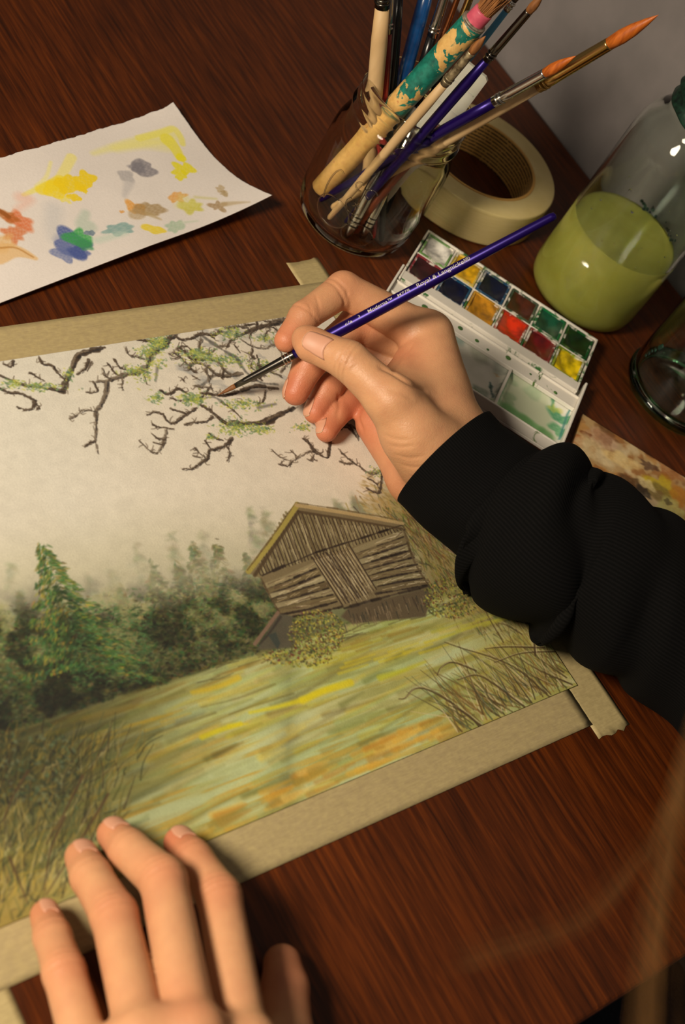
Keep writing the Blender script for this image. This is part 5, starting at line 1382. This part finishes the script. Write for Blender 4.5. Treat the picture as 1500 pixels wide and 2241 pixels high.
cr = [(tI + tdir * k, tdir, 12, .7, .45, tnorm) for k in (-3.2, -.6, 2.0)] + \
     [(iP + unit(iD - iP) * k, unit(iD - iP), 12, .8, .4, -unit(RAY(750, 640))) for k in (5, 8)] + [(iD, unit(iT - iD), 10, .7, .35, None)] + \
     []
reds = [(iT, 13, .8), (iD, 10, .45), (iP, 13, .4), (tT, 10, .45), (mT, 16, 1.0), (mD, 14, .9), (rT, 14, 1.0), (rD, 12, .9), (pT, 14, .9), (pP, 14, .8), (mP, 16, .7), (hyA, 22, .85), (hyB, 20, .6), (z4(850, 620, 45), 14, .55), (z4(560, 900, 14), 16, .9), (tM, 8, .25)]
zq = lambda *p: [(560 + x / 2.679, 560 + y / 2.679) for x, y in p]
gv = [(zq((700, 640), (790, 680), (880, 735), (960, 775), (1020, 800)), 1.6, 1.0), (zq((800, 680), (850, 620), (900, 545), (920, 500)), 1.3, .8), (zq((850, 650), (905, 590), (950, 530)), 1.0, .45),
      (zq((760, 790), (850, 800), (940, 850)), 1.6, .45), (zq((740, 1040), (820, 1075), (920, 1080)), .9, .35), (zq((770, 1110), (860, 1120), (960, 1110)), .9, .3), (zq((800, 1160), (900, 1185), (1000, 1170)), .9, .35),
      (zq((840, 1220), (930, 1240), (1040, 1230)), .9, .3), (zq((900, 1290), (980, 1300), (1060, 1290)), .9, .3), (zq((480, 590), (520, 565), (570, 545)), .7, .3), (zq((500, 640), (560, 620), (620, 590)), .7, .3), (zq((540, 690), (580, 650), (620, 625)), .8, .3),
      (zq((345, 215), (370, 290), (375, 350)), .8, .35), (zq((470, 190), (520, 260), (500, 330)), 1.0, .5), (zq((525, 170), (540, 210), (530, 260)), .8, .4), (zq((300, 260), (330, 330), (330, 380)), .7, .3), (zq((610, 910), (605, 960), (640, 1050)), 1.2, .7), (zq((480, 790), (490, 880), (470, 960)), 1.2, .6)]
hand1, bv1 = finish_hand('hand', V, F, reds, cr, 'hand gripping the purple brush between thumb and fingers', gv)
hit = bv1.ray_cast(Vector(CAM), Vector(RAY(687, 750)))
nail(hand1, bv1, np.array(hit[0]), unit(cam_dir(tT) * .8 + up * .35), tdir, 12.0, 14.5)
def tip_nail(hand, bvh, D, T_, nrm, wid, ln, along=2.0):
    ax = unit(T_ - D); nrm = np.asarray(nrm) - (np.asarray(nrm) @ ax) * ax
    nail(hand, bvh, T_ + ax * along + unit(nrm) * 6.0, nrm, ax, wid, ln)
imgleft = -ROT[0]
tip_nail(hand1, bv1, mD, mT, imgleft + .1 * up, 9.5, 11)
tip_nail(hand1, bv1, rD, rT, imgleft * .8 + .55 * cam_dir(rT), 9.0, 11)
tip_nail(hand1, bv1, pD, pT, imgleft * .6 + .75 * cam_dir(pT) - .1 * up, 8.0, 9.5)

# ---- resting hand
zz = lambda x, y, z: U(x / 2.0833, 1700 + y / 2.0833, z)
def chain(pts, rad): return [(zz(*pts[i]), zz(*pts[i + 1]), rad[i], rad[i + 1]) for i in range(len(pts) - 1)]
fg = [chain([(420, 1330, 40), (292, 890, 28), (240, 730, 17), (207, 630, 9)], [8.2, 7.4, 6.7, 5.7]),
      chain([(650, 1200, 50), (520, 630, 30), (415, 455, 17), (372, 365, 9.5)], [8.6, 8.4, 7.6, 6.5]),
      chain([(880, 1180, 54), (745, 470, 33), (590, 335, 18), (518, 262, 9.5)], [9.0, 8.7, 7.8, 6.6]),
      chain([(1120, 1230, 48), (1000, 545, 30), (880, 375, 17), (820, 300, 9.5)], [8.8, 8.4, 7.6, 6.5]),
      chain([(1180, 1420, 26), (1300, 1180, 15), (1300, 960, 11), (1287, 850, 8.5)], [13, 10.5, 9.0, 7.4])]
Wl = zz(900, 1900, 42)
pl_ = [(zz(420, 1330, 40), Wl, 11, 18), (zz(650, 1200, 50), Wl, 11.5, 19), (zz(880, 1180, 54), Wl, 12, 19), (zz(1120, 1230, 48), Wl, 12, 19), (zz(1180, 1420, 28), Wl, 14, 18), (Wl, zz(1000, 2500, 42), 22, 24),
       (zz(560, 1300, 42), zz(1040, 1300, 44), 10, 10)]
V, F = build_hand(pl_, fg, .9, 8, 3.0, 2.2, 4, 1.6)
K_ = [zz(292, 890, 28), zz(520, 630, 30), zz(745, 470, 33), zz(1000, 545, 30)]
reds = [(k + np.array([0, 0, 6]), 12, .42) for k in K_] + [(zz(207, 640, 9), 16, .55), (zz(372, 380, 9), 14, .4), (zz(518, 270, 9), 14, .6), (zz(820, 320, 9), 18, .9), (zz(1290, 900, 10), 26, .6), (zz(980, 400, 20), 14, .6), (zz(860, 1060, 60), 14, .3)]
cr = []
for f in fg[:4]:
    a, b = f[0][1], f[1][1]
    ax = unit(b - a); ax0 = unit(f[0][1] - f[0][0])
    cr += [(a + ax * k, unit(ax + ax0), 11, .8, .4, up + .3 * cam_dir(a)) for k in (-2.4, .2, 2.8)] + [(b, ax, 9, .7, .3, up)]
hand2, bv2 = finish_hand('hand', V, F, reds, cr, 'hand lying spread on the lower paper edge')
for f in fg[:4]:
    D, T_ = f[2][0], f[2][1]
    ax = unit(T_ - D)
    nail(hand2, bv2, T_ - ax * 0.6 + unit(up - (up @ ax) * ax) * 6.6, up - (up @ ax) * ax + .12 * cam_dir(T_), ax, f[2][3] * 1.45, 10.0)

# ---- sleeve
def knit_mat():
    m_ = mat('black_rib_knit', (10, 10, 10), 0.95)
    a = nd(m_, 'ShaderNodeUVMap', uv_map='knit')
    w_ = nd(m_, 'ShaderNodeTexWave'); w_.inputs['Scale'].default_value = 1.0; w_.inputs['Distortion'].default_value = .6; w_.inputs['Detail'].default_value = 1
    mp = nd(m_, 'ShaderNodeMapping'); mp.inputs['Scale'].default_value = (46, 0, 0); lk(m_, a.outputs[0], mp.inputs[0]); lk(m_, mp.outputs[0], w_.inputs['Vector'])
    f = noise(m_, coords(m_), 700, 3, .6)
    c = ramp(m_, w_.outputs['Fac'], [(.2, (4, 4, 4)), (.9, (12, 11, 11))])
    lk(m_, mixc(m_, .35, c, ramp(m_, f, [(.3, (120, 120, 120)), (.7, (255, 255, 255))]), 'MULTIPLY'), bsdf(m_).inputs['Base Color'])
    bump(m_, w_.outputs['Fac'], .35, .0006)
    bsdf(m_).inputs['Sheen Weight'].default_value = .0; bsdf(m_).inputs['Specular IOR Level'].default_value = .12
    return m_
M['knit'] = knit_mat()
ST = [((1060, 886), (886, 1114), 37), ((1095, 925), (925, 1150), 37), ((1140, 958), (975, 1196), 37), ((1190, 986), (1030, 1250), 37), ((1245, 990), (1048, 1298), 40), ((1284, 1040), (1110, 1345), 41), ((1330, 1048), (1180, 1384), 42), ((1392, 1084), (1262, 1430), 43), ((1460, 1126), (1345, 1478), 44), ((1540, 1165), (1430, 1545), 46), ((1640, 1240), (1530, 1630), 48), ((1780, 1340), (1650, 1740), 52), ((1950, 1460), (1800, 1880), 58)]
cen = []; rad = []
for a, b, zc in ST:
    mid = (np.array(a) + np.array(b)) / 2
    X = U(mid[0], mid[1], zc); cen.append(X)
    dep = (X - CAM) @ ROT[2]
    rad.append((np.array(a) - np.array(b), dep))
cen = np.array(cen)
axd = np.gradient(PXL(cen), axis=0)
R_ = []
for (d, dep), t_ in zip(rad, axd):
    t_ = t_ / np.linalg.norm(t_); nrm_ = np.array([-t_[1], t_[0]])
    R_.append(abs(d @ nrm_) / 2 * dep / FPX)
cen = np.vstack([cen, [(640, -60, 62), (640, -180, 110), (615, -290, 210)]]); R_ += [56, 60, 66]
cs = smooth_line(cen, 14); rs = smooth_line(np.array(R_)[:, None], 14)[:, 0]
def sleeve_piece(name, i0, i1, puff, fold, parent, thick):
    C_ = cs[i0:i1]; r0 = rs[i0:i1]; n = 96; m_ = len(C_)
    T = np.gradient(cs, axis=0)[i0:i1]; T /= np.linalg.norm(T, axis=1)[:, None]
    V = []; UVt = []
    for i in range(m_):
        # end planes of the cuff follow its slanted edge
        s_ = i0 + i
        e1 = unit(np.cross(up, T[i])); e2 = np.cross(T[i], e1)
        for k in range(n):
            a = k * 2 * math.pi / n
            r = r0[i] * (1 + puff(s_)) + fold(s_, a)
            p = C_[i] + r * (math.cos(a) * e1 + math.sin(a) * e2 * .98)
            if p[2] < .9: p[2] = .9 + .03 * (p[2] - .9)
            V.append(p); UVt.append((k / n, s_ / 60.0))
    F = [(i * n + k, i * n + (k + 1) % n, (i + 1) * n + (k + 1) % n, (i + 1) * n + k) for i in range(m_ - 1) for k in range(n)]
    o = obj(name, V, F, M['knit'], parent)
    uv = o.data.uv_layers.new(name='knit')
    vi = np.empty(len(o.data.loops), np.int32); o.data.loops.foreach_get('vertex_index', vi)
    UVt = np.array(UVt)[vi].reshape(-1, 4, 2)
    UVt[:, :, 0] = np.where((UVt[:, :, 0].max(1) - UVt[:, :, 0].min(1) > .5)[:, None] & (UVt[:, :, 0] < .5), UVt[:, :, 0] + 1, UVt[:, :, 0])
    uv.data.foreach_set('uv', UVt.astype(np.float32).ravel())
    so = o.modifiers.new('thickness', 'SOLIDIFY'); so.thickness = thick * K; so.offset = -1
    return o
gf = lambda x, c, w_: math.exp(-((x - c) / w_) ** 2)
def fold_sleeve(s_, a):
    # sagging folds pushed up towards the cuff
    f = 0
    for c, w_, h_, sh, ph in ((44, 5.0, 4.6, 6, .6), (60, 5.5, 5.2, 9, 1.4), (76, 6.5, 4.6, 11, .2), (95, 8, 4.8, 12, 1.2), (116, 9, 4.4, 12, .6), (138, 9, 4.4, 10, 1.6)):
        f += h_ * gf(s_ + sh * math.sin(a * 1.0 + ph) + 2.2 * math.sin(3 * a + c), c, w_) * (.65 + .35 * math.sin(2 * a + ph + c))
        f -= .75 * h_ * gf(s_ + sh * math.sin(a * 1.0 + ph) + 2.2 * math.sin(3 * a + c), c + w_ * 1.7, w_ * .8)
    return f
def fold_cuff(s_, a):
    return 1.3 * gf(s_, 20 + 4 * math.sin(a), 9) * math.sin(2 * a + 1) + .8 * math.sin(3 * a) * gf(s_, 36, 8) - 2.2 * gf(s_, 44 + 2 * math.sin(a), 2.2)
cuff = sleeve_piece('cuff', 0, 47, lambda s_: 0.0, fold_cuff, me_, 2.0)
cuff['label'] = 'black ribbed cuff at the wrist'
slv = sleeve_piece('sleeve', 42, len(cs), lambda s_: .05 * min(1, max(0, (s_ - 44) / 6)), fold_sleeve, me_, 2.0)
slv['label'] = 'baggy black knit sleeve with sagging folds'

# the other sleeve begins below the picture
P_ = smooth_line(np.array([zz(975, 2330, 43), zz(1010, 2650, 45), (170, -60, 60), (215, -190, 120), (255, -300, 215)]), 8)
o = obj('sleeve', *tube(P_, np.interp(np.linspace(0, 1, len(P_)), [0, .15, 1], [31, 37, 62]), 48, False), M['knit'], me_)
so = o.modifiers.new('thickness', 'SOLIDIFY'); so.thickness = 2 * K; so.offset = -1
# ---- trousers just below the table edge and a few loose strands of hair
M['denim'] = noisy('dark_denim', (30, 32, 42), (20, 22, 30), 500, .85, bmp=.2)
def limb(pts, r, name, mt):
    P = smooth_line(np.array(pts, float), 10); rr = np.interp(np.linspace(0, 1, len(P)), np.linspace(0, 1, len(r)), r)
    return obj(name, *tube(P, rr, 32), mt, me_)
lg = limb([(560, 170, -170), (520, 20, -160), (490, -150, -150), (470, -330, -150)], [62, 74, 84, 92], 'trouser_leg', M['denim']); lg['label'] = 'dark trousers below the table edge'
limb([(300, 170, -170), (310, 20, -160), (330, -150, -150), (350, -330, -150)], [62, 74, 84, 92], 'trouser_leg', M['denim'])
M['hair'] = noisy('light_brown_hair', (104, 72, 38), (76, 52, 26), 300, .85, bmp=.2, Specular_IOR_Level=.1)
hs = []
hg = np.random.default_rng(9)
def hp(x, y, dist): return CAM + RAY(x, y) * dist
for k in range(30):
    o_ = hg.normal(0, 1); j = hg.normal(0, 16, 2)
    base = [(1560, 1480), (1512, 1660), (1470, 1850), (1442, 2040), (1425, 2300)] if k > 6 else [(1540, 1600), (1450, 1800), (1380, 1900), (1260, 2020), (1010, 2100)]
    dd = 300 + 14 * o_
    pts = [hp(x + j[0] * (1 if k > 6 else .3) + 6 * o_ * i, y + j[1], dd - 8 * i) for i, (x, y) in enumerate(base)]
    hs.append(tube(smooth_line(pts, 6), .07 if k > 6 else .06, 5, False))
h_ = obj('hair', *merge(*hs), M['hair'], me_); h_['kind'] = 'stuff'; h_['label'] = 'loose strands of light brown hair'
